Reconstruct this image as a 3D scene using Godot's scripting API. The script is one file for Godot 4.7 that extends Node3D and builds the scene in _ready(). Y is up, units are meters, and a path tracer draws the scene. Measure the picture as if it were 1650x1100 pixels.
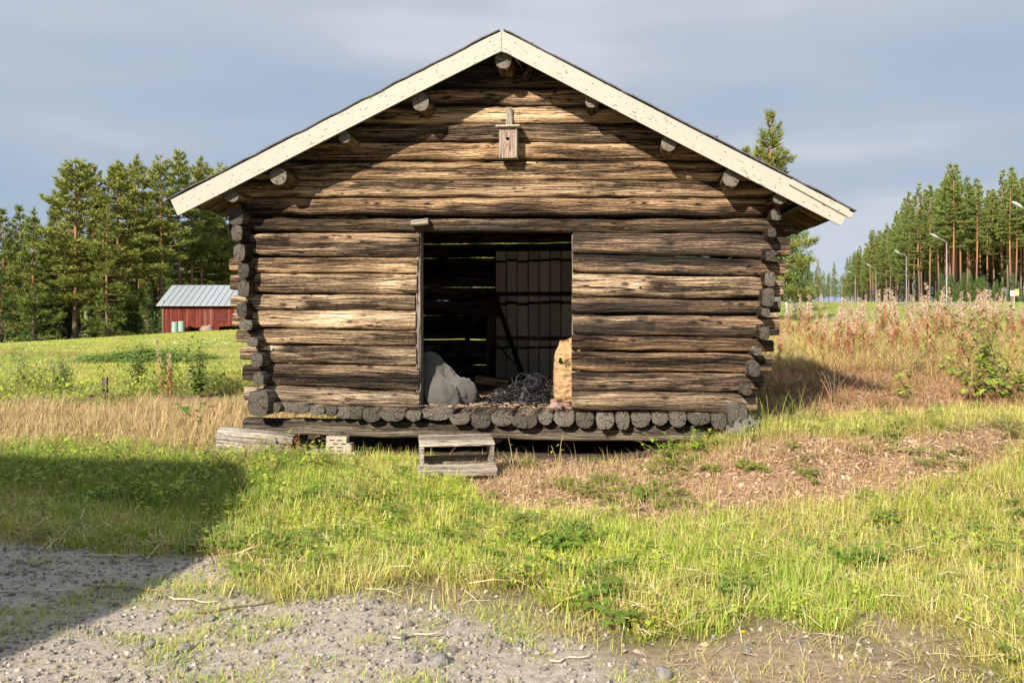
extends Node3D
# A weathered log hay barn on a meadow edge. World: metres, y up, the camera 1.5 m above the gravel looks along -z.

const GABLE_LOGS := [[-2.755, 2.336, 2.218, 2.708, 2.279, 2.151, 0.22, 0.75], [-2.626, 2.539, 2.378, 2.538, 2.478, 2.309, 0.42, 0.6], [-2.575, 2.724, 2.557, 2.589, 2.641, 2.495, 0.62, 0.6], [-2.485, 2.901, 2.728, 2.453, 2.823, 2.654, 0.72, 0.8], [-2.199, 3.088, 2.915, 2.092, 2.999, 2.841, 0.72, 0.95], [-1.914, 3.26, 3.095, 1.832, 3.197, 3.015, 0.42, 0.25], [-1.537, 3.436, 3.259, 1.484, 3.363, 3.216, 0.66, 0.7], [-1.194, 3.605, 3.441, 1.132, 3.549, 3.389, 0.5, 0.4], [-0.885, 3.731, 3.609, 0.837, 3.71, 3.568, 0.3, 0.2], [-0.578, 3.898, 3.735, 0.57, 3.866, 3.729, 0.25, 0.2]]
const LEFT_LOGS := [[-2.652, 2.187, 1.97, -0.829, 2.185, 1.948, 0.38, 0.3], [-2.755, 1.946, 1.803, -0.842, 1.93, 1.791, 0.8, 0.8], [-2.748, 1.785, 1.611, -0.848, 1.779, 1.585, 0.8, 0.45], [-2.742, 1.58, 1.432, -0.866, 1.567, 1.427, 0.72, 0.35], [-2.723, 1.413, 1.252, -0.86, 1.421, 1.233, 0.76, 0.5], [-2.684, 1.228, 1.092, -0.86, 1.221, 1.082, 0.7, 0.45], [-2.646, 1.067, 0.912, -0.854, 1.07, 0.888, 0.72, 0.2], [-2.62, 0.894, 0.702, -0.829, 0.864, 0.64, 0.36, 0.15], [-2.601, 0.678, 0.517, -0.823, 0.622, 0.452, 0.6, 0.1]]
const RIGHT_LOGS := [[0.677, 2.179, 1.976, 2.714, 2.133, 1.918, 0.14, 0.2], [0.677, 1.964, 1.798, 2.669, 1.895, 1.744, 0.16, 0.4], [0.671, 1.774, 1.554, 2.652, 1.721, 1.535, 0.85, 0.3], [0.665, 1.542, 1.399, 2.629, 1.512, 1.395, 0.18, 0.4], [0.677, 1.375, 1.202, 2.618, 1.372, 1.168, 0.16, 0.4], [0.665, 1.184, 1.048, 2.566, 1.157, 1.034, 0.3, 0.6], [0.665, 1.021, 0.845, 2.549, 1.008, 0.839, 0.42, 0.55], [0.665, 0.824, 0.649, 2.475, 0.824, 0.655, 0.46, 0.15], [0.665, 0.64, 0.464, 2.413, 0.64, 0.45, 0.36, 0.05]]
const SIDE_ENDS_LEFT := [[-2.619, 2.34, 0.151, 0.177], [-2.598, 2.167, 0.12, 0.159], [-2.576, 1.986, 0.126, 0.171], [-2.541, 1.809, 0.132, 0.146], [-2.541, 1.633, 0.132, 0.157], [-2.557, 1.421, 0.114, 0.158], [-2.519, 1.282, 0.176, 0.109], [-2.441, 1.113, 0.144, 0.097], [-2.406, 0.94, 0.138, 0.138], [-2.388, 0.752, 0.125, 0.126], [-2.374, 0.52, 0.213, 0.264]]
const SIDE_ENDS_RIGHT := [[2.554, 2.308, 0.112, 0.11], [2.515, 2.139, 0.112, 0.081], [2.498, 1.934, 0.123, 0.092], [2.498, 1.717, 0.112, 0.138], [2.482, 1.543, 0.111, 0.178], [2.456, 1.409, 0.106, 0.08], [2.448, 1.22, 0.112, 0.126], [2.389, 1.051, 0.106, 0.074], [2.356, 0.876, 0.117, 0.136], [2.294, 0.687, 0.118, 0.102], [2.204, 0.46, 0.186, 0.233]]
const FLOOR_ENDS := [[-2.238, 0.462, 0.126, 0.114], [-2.119, 0.463, 0.138, 0.114], [-1.978, 0.453, 0.182, 0.113], [-1.816, 0.44, 0.155, 0.107], [-1.694, 0.441, 0.136, 0.108], [-1.554, 0.424, 0.155, 0.131], [-1.428, 0.417, 0.136, 0.125], [-1.277, 0.398, 0.178, 0.154], [-1.062, 0.4, 0.264, 0.141], [-0.854, 0.403, 0.152, 0.118], [-0.627, 0.412, 0.327, 0.127], [-0.405, 0.37, 0.199, 0.111], [-0.207, 0.352, 0.198, 0.152], [0.003, 0.37, 0.209, 0.122], [0.223, 0.36, 0.244, 0.133], [0.422, 0.384, 0.142, 0.128], [0.599, 0.381, 0.201, 0.151], [0.795, 0.368, 0.181, 0.157], [0.986, 0.368, 0.175, 0.15], [1.151, 0.37, 0.133, 0.174], [1.323, 0.379, 0.185, 0.149], [1.499, 0.393, 0.156, 0.127], [1.666, 0.392, 0.167, 0.143], [1.866, 0.395, 0.212, 0.119], [2.051, 0.38, 0.147, 0.166]]
const PURLIN_ENDS := [[0.044, 3.758, 0.168, 0.177], [-0.74, 3.381, 0.171, 0.184], [-1.476, 3.068, 0.121, 0.125], [-2.123, 2.709, 0.183, 0.174], [-2.584, 2.516, 0.148, 0.108], [0.863, 3.356, 0.125, 0.134], [1.569, 2.955, 0.15, 0.155], [2.129, 2.631, 0.16, 0.176], [2.559, 2.435, 0.13, 0.096]]
const PINES_LEFT := [[-29.14, -62, 11.05, 2.7, 0.26], [-31.05, -69, 11.8, 1.9, 0.34], [-26.59, -63, 10.95, 2.4, 0.28], [-26.98, -67, 12.09, 1.9, 0.38], [-24.38, -64.5, 11.69, 2.2, 0.36], [-23.94, -67, 12.49, 1.9, 0.5], [-23.33, -70, 12.42, 2.3, 0.36], [-22.82, -73, 12.45, 2.1, 0.36], [-34.01, -64, 8.07, 2.3, 0.14], [-30.84, -60, 7.54, 2.1, 0.14], [-34.1, -62, 7.66, 2.4, 0.14], [-32.92, -67, 9.63, 2.1, 0.2], [-28.93, -70, 10.23, 2, 0.45], [-26.34, -60.5, 7.83, 1.9, 0.2], [-27.69, -71, 9.88, 1.9, 0.5], [-23.92, -69, 10.1, 1.8, 0.5]]
const LAMPS := [[37.65, -67, 7.84], [46.73, -100, 7.97], [56.39, -133, 8.06], [65.74, -168, 7.55], [74.97, -203, 7.45], [84.41, -238, 7.05], [93.55, -273, 6.78], [102.05, -308, 6.43], [111.59, -343, 6.3], [121.21, -378, 5.78]]


class MB:
	# collects triangles for one surface; faces are given counter-clockwise as seen from outside
	var v := PackedVector3Array()
	var n := PackedVector3Array()
	var t := PackedVector2Array()
	var c := PackedColorArray()
	var i := PackedInt32Array()
	func tri(a: Vector3, b: Vector3, d: Vector3, col: Color) -> void:
		var m := (b - a).cross(d - a).normalized()
		var k := v.size()
		v.append(a); v.append(b); v.append(d)
		n.append(m); n.append(m); n.append(m)
		c.append(col); c.append(col); c.append(col)
		t.append(Vector2(a.x + a.z, a.y)); t.append(Vector2(b.x + b.z, b.y)); t.append(Vector2(d.x + d.z, d.y))
		i.append(k); i.append(k + 2); i.append(k + 1)
	func quad(a: Vector3, b: Vector3, d: Vector3, e: Vector3, col: Color) -> void:
		var m := (d - a).cross(e - b).normalized()
		var k := v.size()
		v.append(a); v.append(b); v.append(d); v.append(e)
		var w := (b - a).length()
		var h := (e - a).length()
		for q in 4:
			n.append(m); c.append(col)
		t.append(Vector2(0, 0)); t.append(Vector2(w, 0)); t.append(Vector2(w, h)); t.append(Vector2(0, h))
		i.append(k); i.append(k + 2); i.append(k + 1); i.append(k); i.append(k + 3); i.append(k + 2)
	# a board or block with chamfered edges; uv.x runs along its longest side
	func box(o: Vector3, s: Vector3, b: Basis, col: Color, bev := 0.006, uvo := Vector2.ZERO) -> void:
		var h := s * 0.5
		bev = minf(bev, minf(h.x, minf(h.y, h.z)) * 0.6)
		var g := h - Vector3.ONE * bev
		var ax := [Vector3(1, 0, 0), Vector3(0, 1, 0), Vector3(0, 0, 1)]
		var long := 0 if s.x >= s.y and s.x >= s.z else (1 if s.y >= s.z else 2)
		for a in 3:
			for sg in [-1.0, 1.0]:
				var p := (a + 1) % 3
				var q := (a + 2) % 3
				if sg < 0:
					var sw := p
					p = q
					q = sw
				var k := v.size()
				for cr in [[-1, -1], [1, -1], [1, 1], [-1, 1]]:
					var l := Vector3.ZERO
					l[a] = sg * h[a]
					l[p] = cr[0] * g[p]
					l[q] = cr[1] * g[q]
					v.append(o + b * l)
					n.append((b * (ax[a] * sg)).normalized())
					c.append(col)
					var along: float = l[long] if a != long else l[p]
					var across: float = (l[p] if p != long else l[q]) if a != long else l[q]
					t.append(Vector2(along / 2.6, across / 0.65) + uvo)
				i.append(k); i.append(k + 2); i.append(k + 1); i.append(k); i.append(k + 3); i.append(k + 2)
		if bev <= 0.0:
			return
		for a in 3:
			var p := (a + 1) % 3
			var q := (a + 2) % 3
			for sp in [-1.0, 1.0]:
				for sq in [-1.0, 1.0]:
					var e := []
					for m in [[-1.0, 0], [1.0, 0], [1.0, 1], [-1.0, 1]]:
						var l := Vector3.ZERO
						l[a] = m[0] * g[a]
						l[p] = sp * (h[p] if m[1] == 0 else g[p])
						l[q] = sq * (g[q] if m[1] == 0 else h[q])
						e.append(o + b * l)
					if sp * sq < 0:
						edge(e[0], e[1], e[2], e[3], col, uvo)
					else:
						edge(e[3], e[2], e[1], e[0], col, uvo)
		for sx in [-1.0, 1.0]:
			for sy in [-1.0, 1.0]:
				for sz in [-1.0, 1.0]:
					var x := o + b * Vector3(sx * h.x, sy * g.y, sz * g.z)
					var y := o + b * Vector3(sx * g.x, sy * h.y, sz * g.z)
					var z := o + b * Vector3(sx * g.x, sy * g.y, sz * h.z)
					if sx * sy * sz > 0:
						tri(x, y, z, col)
					else:
						tri(x, z, y, col)
	func edge(a: Vector3, b: Vector3, d: Vector3, e: Vector3, col: Color, uvo: Vector2) -> void:
		var k := v.size()
		quad(a, b, d, e, col)
		for q in 4:
			t[k + q] = Vector2(t[k + q].x / 2.6, t[k + q].y / 0.65) + uvo
	# a tube through points with a radius each
	func tube(p: PackedVector3Array, r: PackedFloat32Array, sides: int, cols: PackedColorArray, capped := false) -> void:
		var k := v.size()
		var last := p.size() - 1
		var along := 0.0
		var ref := Vector3.UP
		for s in last + 1:
			var d := (p[mini(s + 1, last)] - p[maxi(s - 1, 0)]).normalized()
			if absf(d.dot(ref)) > 0.97:
				ref = Vector3.RIGHT
			var w := d.cross(ref).normalized()
			var u := w.cross(d).normalized()
			if s > 0:
				along += (p[s] - p[s - 1]).length()
			for j in sides + 1:
				var a := TAU * j / sides
				var dir := w * cos(a) + u * sin(a)
				v.append(p[s] + dir * r[s])
				n.append(dir)
				c.append(cols[mini(s, cols.size() - 1)])
				t.append(Vector2(along / 2.6, float(j) / sides * 0.5))
		for s in last:
			for j in sides:
				var a := k + s * (sides + 1) + j
				var b := a + sides + 1
				i.append(a); i.append(b + 1); i.append(b)
				i.append(a); i.append(a + 1); i.append(b + 1)
		if capped:
			for e in [0, last]:
				var d: Vector3 = (p[e] - p[last - 1 if e == last else 1]).normalized()
				var q: int = k + e * (sides + 1)
				var m := v.size()
				v.append(p[e]); n.append(d); c.append(cols[mini(e, cols.size() - 1)]); t.append(Vector2(0.5, 0.5))
				for j in sides + 1:
					v.append(v[q + j]); n.append(d); c.append(cols[mini(e, cols.size() - 1)])
					t.append(Vector2(0.5 + 0.5 * cos(TAU * j / sides), 0.5 + 0.5 * sin(TAU * j / sides)))
				for j in sides:
					if e == last:
						i.append(m); i.append(m + 1 + j); i.append(m + 2 + j)
					else:
						i.append(m); i.append(m + 2 + j); i.append(m + 1 + j)
	# a grid of points (rows of equal length) with averaged normals; flip turns it over
	func grid(p: PackedVector3Array, cols: int, cc: PackedColorArray, uv: PackedVector2Array, wrap := false, flip := false) -> void:
		var k := v.size()
		var rows := p.size() / cols
		var nn := PackedVector3Array()
		nn.resize(p.size())
		var ii := PackedInt32Array()
		for r in rows - 1:
			for q in cols - 1:
				var a := r * cols + q
				var b := a + cols
				var m := (p[a + 1] - p[a]).cross(p[b] - p[a]) + (p[b] - p[b + 1]).cross(p[a + 1] - p[b + 1])
				if flip:
					m = -m
				nn[a] += m; nn[a + 1] += m; nn[b] += m; nn[b + 1] += m
				if flip:
					ii.append_array([k + a, k + a + 1, k + b + 1, k + a, k + b + 1, k + b])
				else:
					ii.append_array([k + a, k + b + 1, k + a + 1, k + a, k + b, k + b + 1])
		if wrap:
			for r in rows:
				var m := nn[r * cols] + nn[r * cols + cols - 1]
				nn[r * cols] = m
				nn[r * cols + cols - 1] = m
		for q in nn.size():
			nn[q] = nn[q].normalized() if nn[q].length_squared() > 1e-16 else Vector3.UP
		v.append_array(p)
		n.append_array(nn)
		c.append_array(cc)
		t.append_array(uv)
		i.append_array(ii)
	func add_to(m: ArrayMesh, mat: Material) -> void:
		if i.is_empty():
			return
		var a := []
		a.resize(Mesh.ARRAY_MAX)
		a[Mesh.ARRAY_VERTEX] = v
		a[Mesh.ARRAY_NORMAL] = n
		a[Mesh.ARRAY_TEX_UV] = t
		a[Mesh.ARRAY_COLOR] = c
		a[Mesh.ARRAY_INDEX] = i
		m.add_surface_from_arrays(Mesh.PRIMITIVE_TRIANGLES, a)
		m.surface_set_material(m.get_surface_count() - 1, mat)
	func mesh(mat: Material) -> ArrayMesh:
		var m := ArrayMesh.new()
		add_to(m, mat)
		return m

var rng := RandomNumberGenerator.new()
var n1 := FastNoiseLite.new()
var n2 := FastNoiseLite.new()
var taken := {}
var mat := {}

func rr(a: float, b: float) -> float:
	return rng.randf_range(a, b)

func put(o: Node3D, called: String, parent: Node) -> void:
	var key := str(parent.get_instance_id()) + called
	var k: int = taken.get(key, 0)
	taken[key] = k + 1
	o.name = called if k == 0 else "%s_%03d" % [called, k]
	parent.add_child(o, true)

func tag(o: Node3D, label := "", category := "", group := "", kind := "") -> Node3D:
	if label: o.set_meta("label", label)
	if category: o.set_meta("category", category)
	if group: o.set_meta("group", group)
	if kind: o.set_meta("kind", kind)
	return o

func thing(called: String, label: String, category: String, at := Vector3.ZERO, turn := 0.0, group := "") -> Node3D:
	var o := Node3D.new()
	put(o, called, self)
	o.position = at
	o.rotation.y = turn
	tag(o, label, category, group)
	return o

func part(called: String, m: Mesh, parent: Node) -> MeshInstance3D:
	var o := MeshInstance3D.new()
	o.mesh = m
	put(o, called, parent)
	return o

func copy(o: Node3D, label: String, at: Vector3, turn: float, size := 1.0) -> Node3D:
	var r: Node3D = o.duplicate()
	var base := o.name.rstrip("0123456789").trim_suffix("_")
	put(r, base, self)
	r.position = at
	r.rotation.y = turn
	r.scale = Vector3.ONE * size
	if label: r.set_meta("label", label)
	return r

func scatter(called: String, m: Mesh, xf: Array[Transform3D], cols: PackedColorArray, parent: Node) -> MultiMeshInstance3D:
	var mm := MultiMesh.new()
	mm.transform_format = MultiMesh.TRANSFORM_3D
	mm.use_colors = true
	mm.mesh = m
	mm.instance_count = xf.size()
	for k in xf.size():
		mm.set_instance_transform(k, xf[k])
		mm.set_instance_color(k, cols[k])
	var o := MultiMeshInstance3D.new()
	o.multimesh = mm
	put(o, called, parent)
	tag(o, "", "", "", "stuff")
	return o

func smooth(a: float, b: float, x: float) -> float:
	return smoothstep(a, b, x)

# ---------------------------------------------------------------- textures
func noise(sd: int, f: float, oct := 3, kind := FastNoiseLite.TYPE_SIMPLEX_SMOOTH) -> FastNoiseLite:
	var q := FastNoiseLite.new()
	q.seed = sd
	q.frequency = f
	q.noise_type = kind
	q.fractal_octaves = oct
	if oct == 1:
		q.fractal_type = FastNoiseLite.FRACTAL_NONE
	return q

func field(sd: int, w0: int, h0: int, f: float, w: int, h: int, oct := 3) -> PackedByteArray:
	var im := noise(sd, f, oct).get_seamless_image(w0, h0)
	im.convert(Image.FORMAT_L8)
	if w != w0 or h != h0:
		im.resize(w, h, Image.INTERPOLATE_CUBIC)
	return im.get_data()

func lut(stops: Array) -> PackedByteArray:
	var g := Gradient.new()
	var o := PackedFloat32Array()
	var cc := PackedColorArray()
	for s in stops:
		o.append(s[0])
		cc.append(Color(s[1], s[2], s[3]))
	g.offsets = o
	g.colors = cc
	var b := PackedByteArray()
	b.resize(768)
	for k in 256:
		var q := g.sample(k / 255.0).linear_to_srgb()
		b[k * 3] = q.r8
		b[k * 3 + 1] = q.g8
		b[k * 3 + 2] = q.b8
	return b

func tinted(val: PackedByteArray, w: int, h: int, l: PackedByteArray) -> ImageTexture:
	var b := PackedByteArray()
	b.resize(w * h * 3)
	for k in w * h:
		var q := val[k] * 3
		b[k * 3] = l[q]
		b[k * 3 + 1] = l[q + 1]
		b[k * 3 + 2] = l[q + 2]
	return ImageTexture.create_from_image(Image.create_from_data(w, h, false, Image.FORMAT_RGB8, b))

func grey(val: PackedByteArray, w: int, h: int) -> ImageTexture:
	return ImageTexture.create_from_image(Image.create_from_data(w, h, false, Image.FORMAT_L8, val))

# weathered wood seen along the grain: streaks, fibres, drying cracks, knots
func wood_values(sd: int, w: int, h: int) -> PackedByteArray:
	var a := field(sd, 24, h / 4, 0.03, w, h, 2)
	var b := field(sd + 1, 48, h, 0.09, w, h, 3)
	var d := field(sd + 2, 128, h, 0.35, w, h, 2)
	var e := field(sd + 3, 20, h / 2, 0.06, w, h, 2)
	var out := PackedByteArray()
	out.resize(w * h)
	for k in w * h:
		var q := a[k] * 0.42 + b[k] * 0.42 + d[k] * 0.30 - 14.0
		var ck := absi(e[k] - 128)
		if ck < 7:
			q *= 0.25 + 0.107 * ck
		out[k] = clampi(int((q - 128.0) * 2.1 + 128.0), 0, 255)
	var r := RandomNumberGenerator.new()
	r.seed = sd
	var src := out.duplicate()
	for m in 40:
		var kx := r.randi_range(70, w - 70)
		var ky := r.randi_range(20, h - 20)
		var rad := r.randf_range(4.0, 11.0)
		for y in range(-18, 19):
			for x in range(-60, 61):
				var rx := x / (rad * 1.5)
				var ry := y / rad
				var dd := sqrt(rx * rx + ry * ry)
				var at := ((ky + y + h) % h) * w + (kx + x + w) % w
				if dd < 1.0:
					out[at] = clampi(int(24.0 + 70.0 * (0.5 + 0.5 * sin(dd * 13.0))), 0, 255)
				else:
					var push := (1.0 if y >= 0 else -1.0) * rad * exp(-rx * rx * 0.10) * exp(-maxf(0.0, absf(ry) - 0.6) * 0.6)
					if absf(push) > 0.5:
						var sy := (ky + y - int(push) + h) % h
						out[at] = int(src[sy * w + (kx + x + w) % w] * clampf(0.45 + dd * 0.22, 0.4, 1.0))
	return out

func end_values(sd: int) -> PackedByteArray:
	var s := 192
	var na := noise(sd, 0.03, 3)
	var r := RandomNumberGenerator.new()
	r.seed = sd
	var cr := []
	for k in 6:
		cr.append([r.randf() * TAU, r.randf_range(0.3, 1.0), r.randf_range(0.03, 0.09)])
	var out := PackedByteArray()
	out.resize(s * s)
	for y in s:
		for x in s:
			var p := Vector2(x - s * 0.5 + 4, y - s * 0.5 - 3) / (s * 0.5)
			var rad := p.length()
			var ang := p.angle()
			var q := 150.0 + 38.0 * sin(rad * 48.0 + 5.0 * na.get_noise_2d(x, y)) + 45.0 * na.get_noise_2d(x * 1.7 + 90, y * 1.7)
			for k in cr:
				var da := absf(wrapf(ang - k[0] + na.get_noise_2d(rad * 90, k[0] * 40) * 0.25, -PI, PI)) * rad
				if rad < k[1] and da < k[2] * rad * 0.7:
					q *= 0.22
			out[y * s + x] = clampi(int(q), 0, 255)
	return out

func flat_mat(called: String, rough := 0.9, spec := 0.3) -> StandardMaterial3D:
	var m := StandardMaterial3D.new()
	m.resource_name = called
	m.vertex_color_use_as_albedo = true
	m.roughness = rough
	m.metallic_specular = spec
	mat[called] = m
	return m

func leaf_mat(called: String, through: Color, rough := 0.6) -> StandardMaterial3D:
	var m := flat_mat(called, rough, 0.35)
	m.cull_mode = BaseMaterial3D.CULL_DISABLED
	m.backlight_enabled = true
	m.backlight = through
	return m

func make_materials() -> void:
	var w := 1024
	var h := 512
	var wv := wood_values(11, w, h)
	var bump := grey(wv, w, h)
	var wv2 := wood_values(51, w, h)
	var bump2 := grey(wv2, w, h)
	var ramps := {
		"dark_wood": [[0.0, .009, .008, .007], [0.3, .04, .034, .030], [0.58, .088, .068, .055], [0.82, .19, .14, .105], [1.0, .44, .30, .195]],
		"brown_wood": [[0.0, .012, .010, .009], [0.3, .058, .044, .036], [0.53, .175, .126, .092], [0.76, .40, .285, .19], [1.0, .68, .51, .34]],
		"bleached_wood": [[0.0, .016, .013, .011], [0.22, .082, .062, .048], [0.44, .31, .232, .165], [0.68, .60, .465, .325], [1.0, .88, .73, .55]],
		"pale_wood": [[0.0, .10, .09, .08], [0.25, .34, .31, .275], [0.6, .56, .51, .45], [1.0, .74, .69, .61]],
		"grey_wood": [[0.0, .02, .018, .016], [0.3, .13, .115, .10], [0.6, .27, .24, .21], [1.0, .46, .41, .35]]}
	for k in ramps:
		var m := flat_mat(k, 0.85, 0.25)
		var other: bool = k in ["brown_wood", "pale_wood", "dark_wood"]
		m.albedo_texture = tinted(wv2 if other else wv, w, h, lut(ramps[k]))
		m.heightmap_enabled = true
		m.heightmap_texture = bump2 if other else bump
		m.heightmap_scale = 1.1
	var ev := end_values(5)
	var m := flat_mat("end_grain", 0.9, 0.2)
	m.albedo_texture = tinted(ev, 192, 192, lut([[0.0, .012, .011, .010], [0.4, .15, .14, .125], [0.75, .42, .39, .35], [1.0, .68, .64, .58]]))
	m.heightmap_enabled = true
	m.heightmap_texture = grey(ev, 192, 192)
	m.heightmap_scale = 1.0
	# cream paint with flakes gone and grey wood below
	var f1 := field(31, 512, 512, 0.05, 1024, 512, 4)
	var f2 := field(32, 64, 256, 0.05, 1024, 512, 3)
	var f3 := field(33, 512, 256, 0.012, 1024, 512, 3)
	var pv := PackedByteArray()
	pv.resize(w * h)
	for k in w * h:
		var q := 205.0 + (f3[k] - 128) * 0.16 + (f2[k] - 128) * 0.10
		if f1[k] + (f2[k] - 128) * 0.35 + (f3[k] - 128) * 0.2 > 201.0:
			q = 40.0 + f2[k] * 0.35
		pv[k] = clampi(int(q), 0, 255)
	m = flat_mat("cream_paint", 0.55, 0.4)
	m.albedo_texture = tinted(pv, w, h, lut([[0.0, .04, .035, .03], [0.3, .16, .14, .12], [0.55, .26, .24, .21], [0.68, .39, .36, .305], [1.0, .475, .44, .38]]))
	m.heightmap_enabled = true
	m.heightmap_texture = grey(pv, w, h)
	m.heightmap_scale = 0.15
	# ground: mottled relief, used around the world axes
	var g1 := field(41, 512, 512, 0.02, 512, 512, 5)
	var g2 := field(42, 512, 512, 0.25, 512, 512, 2)
	var gv := PackedByteArray()
	gv.resize(512 * 512)
	for k in 512 * 512:
		gv[k] = clampi(int(128.0 + (g1[k] - 128) * 0.7 + (g2[k] - 128) * 0.9), 0, 255)
	m = flat_mat("earth", 0.95, 0.2)
	m.albedo_texture = tinted(gv, 512, 512, lut([[0.0, .34, .33, .32], [0.5, .70, .69, .68], [1.0, .98, .97, .95]]))
	m.heightmap_enabled = true
	m.heightmap_texture = grey(gv, 512, 512)
	m.heightmap_scale = 0.7
	m.uv1_triplanar = true
	m.uv1_world_triplanar = true
	m.uv1_scale = Vector3.ONE * 1.7
	m = flat_mat("stone", 0.9, 0.3)
	m.albedo_texture = mat.earth.albedo_texture
	m.heightmap_enabled = true
	m.heightmap_texture = mat.earth.heightmap_texture
	m.heightmap_scale = 1.0
	m.uv1_triplanar = true
	m.uv1_scale = Vector3.ONE * 2.3
	m = flat_mat("felt", 0.95, 0.2)
	m.albedo_texture = mat.earth.albedo_texture
	m.uv1_triplanar = true
	m.uv1_scale = Vector3.ONE * 1.5
	m = flat_mat("cloth", 0.95, 0.15)
	m.rim_enabled = true
	m.rim = 0.6
	m = flat_mat("paper", 0.8, 0.3)
	flat_mat("plain", 0.85, 0.3)
	flat_mat("pebble", 0.9, 0.25)
	flat_mat("ink", 0.9, 0.1)
	m = flat_mat("red_paint", 0.9, 0.2)
	m.albedo_texture = tinted(wv, w, h, lut([[0.0, .35, .30, .28], [0.5, .75, .72, .70], [1.0, .98, .95, .92]]))
	m = flat_mat("sheet_metal", 0.45, 0.5)
	m.metallic = 0.35
	m = flat_mat("galvanised", 0.5, 0.5)
	m.metallic = 0.5
	flat_mat("plastic", 0.4, 0.5)
	flat_mat("bark", 0.95, 0.2)
	leaf_mat("needles", Color(.40, .46, .14), 0.6)
	leaf_mat("leaf", Color(.50, .60, .14), 0.55)
	leaf_mat("grass_blade", Color(.55, .62, .20), 0.6)
	leaf_mat("straw", Color(.40, .34, .22), 0.75)
	leaf_mat("fluff", Color(.6, .52, .46), 0.9)

# ---------------------------------------------------------------- the lie of the land
func gh(x: float, z: float) -> float:
	var d := -z
	var y := 0.31 * smooth(0.9, 2.5, x) * smooth(5.6, 8.4, d)
	y += 0.10 * smooth(2.0, 5.0, x) * smooth(3.0, 7.0, d)
	y += 0.30 * smooth(4.0, 8.0, x) * smooth(11.0, 19.0, d)
	y += 0.75 * smooth(4.0, 30.0, x) * smooth(28.0, 90.0, d)
	y -= 1.15 * smooth(10.0, 62.0, d) * smooth(-13.0, -37.0, x)
	y -= 0.15 * smooth(12.0, 60.0, d) * smooth(2.0, -14.0, x)
	y += 0.05 * n1.get_noise_2d(x * 0.9, z * 0.9) + 0.02 * n1.get_noise_2d(x * 4.0, z * 4.0)
	y += 0.5 * n1.get_noise_2d(x * 0.04, z * 0.04) * smooth(70.0, 200.0, d)
	return y

func gravel_edge(x: float) -> float:
	if x < -1.8: return lerpf(6.0, 5.5, clampf((x + 4.0) / 2.2, 0.0, 1.0))
	if x < -1.2: return lerpf(5.5, 4.95, (x + 1.8) / 0.6)
	if x < 0.1: return lerpf(4.95, 4.42, (x + 1.2) / 1.3)
	if x < 0.6: return lerpf(4.42, 3.7, (x - 0.1) / 0.5)
	return lerpf(3.7, 2.0, clampf((x - 0.6) / 1.5, 0.0, 1.0))

# how much of each ground there is: [gravel, bare soil, brown mulch, dry straw, lush green, mown field, dry bank]
func zone(x: float, z: float) -> PackedFloat32Array:
	var d := -z
	var w := n1.get_noise_2d(x * 1.3 + 50.0, z * 1.3) * 0.5
	var e := n1.get_noise_2d(x * 5.0 + 20.0, z * 5.0) * 0.35
	var q := d - gravel_edge(x) + w + e * 0.6
	var gravel := smooth(0.42, -0.42, q)
	var soil := smooth(1.1, 0.0, q) * (1.0 - gravel) * smooth(-1.6, 0.3, x) * (0.55 + e)
	soil = maxf(soil, smooth(4.5, 4.0, d + w + e) * smooth(0.2, 0.6, x) * smooth(2.2, 1.5, x + w) * (1.0 - gravel) * 0.9)
	var ml := 6.35 + 1.9 * smooth(0.1, -0.9, x) + 0.9 * smooth(2.0, 4.4, x)
	var mulch := smooth(-0.2, 0.25, d - ml + w * 0.8 + e * 0.5) * smooth(8.6, 7.9, d - 1.0 * smooth(1.7, 1.1, x) + w * 0.6) * smooth(-1.1, -0.5, x) * smooth(5.6, 4.2, x)
	mulch = maxf(mulch, smooth(9.0, 9.5, d + w * 0.5) * smooth(16.6, 14.8, d + w * 1.2) * smooth(1.6, 2.2, x) * smooth(7.4, 5.6, x - (d - 10.0) * 0.15))
	var straw := smooth(9.0, 10.3, d + w + smooth(-4.0, -2.5, x) * 0.9) * smooth(16.5, 13.0, d + w * 2.0) * smooth(-2.2, -2.7, x) * smooth(-9.5, -6.0, x + w)
	var bank := smooth(14.2, 16.0, d + w + 3.0 * smooth(5.0, 6.6, x)) * smooth(30.0, 24.0, d) * smooth(2.0, 3.5, x)
	var fieldw := maxf(smooth(15.0, 18.0, d + w) * smooth(1.0, -1.0, x), smooth(24.0, 30.0, d)) * (1.0 - bank)
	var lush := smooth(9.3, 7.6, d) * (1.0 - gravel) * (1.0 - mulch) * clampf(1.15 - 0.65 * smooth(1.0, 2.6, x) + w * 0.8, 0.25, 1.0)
	return PackedFloat32Array([gravel, soil, mulch, straw, lush, fieldw, bank])

func under_barn(x: float, z: float, grow := 0.0) -> bool:
	var p := barn_inv * Vector3(x, 0, z)
	return p.x > -2.55 - grow and p.x < 2.25 + grow and p.z < 0.05 + grow and p.z > -4.3 - grow

var barn_xf := Transform3D()
var barn_inv := Transform3D()

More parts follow.
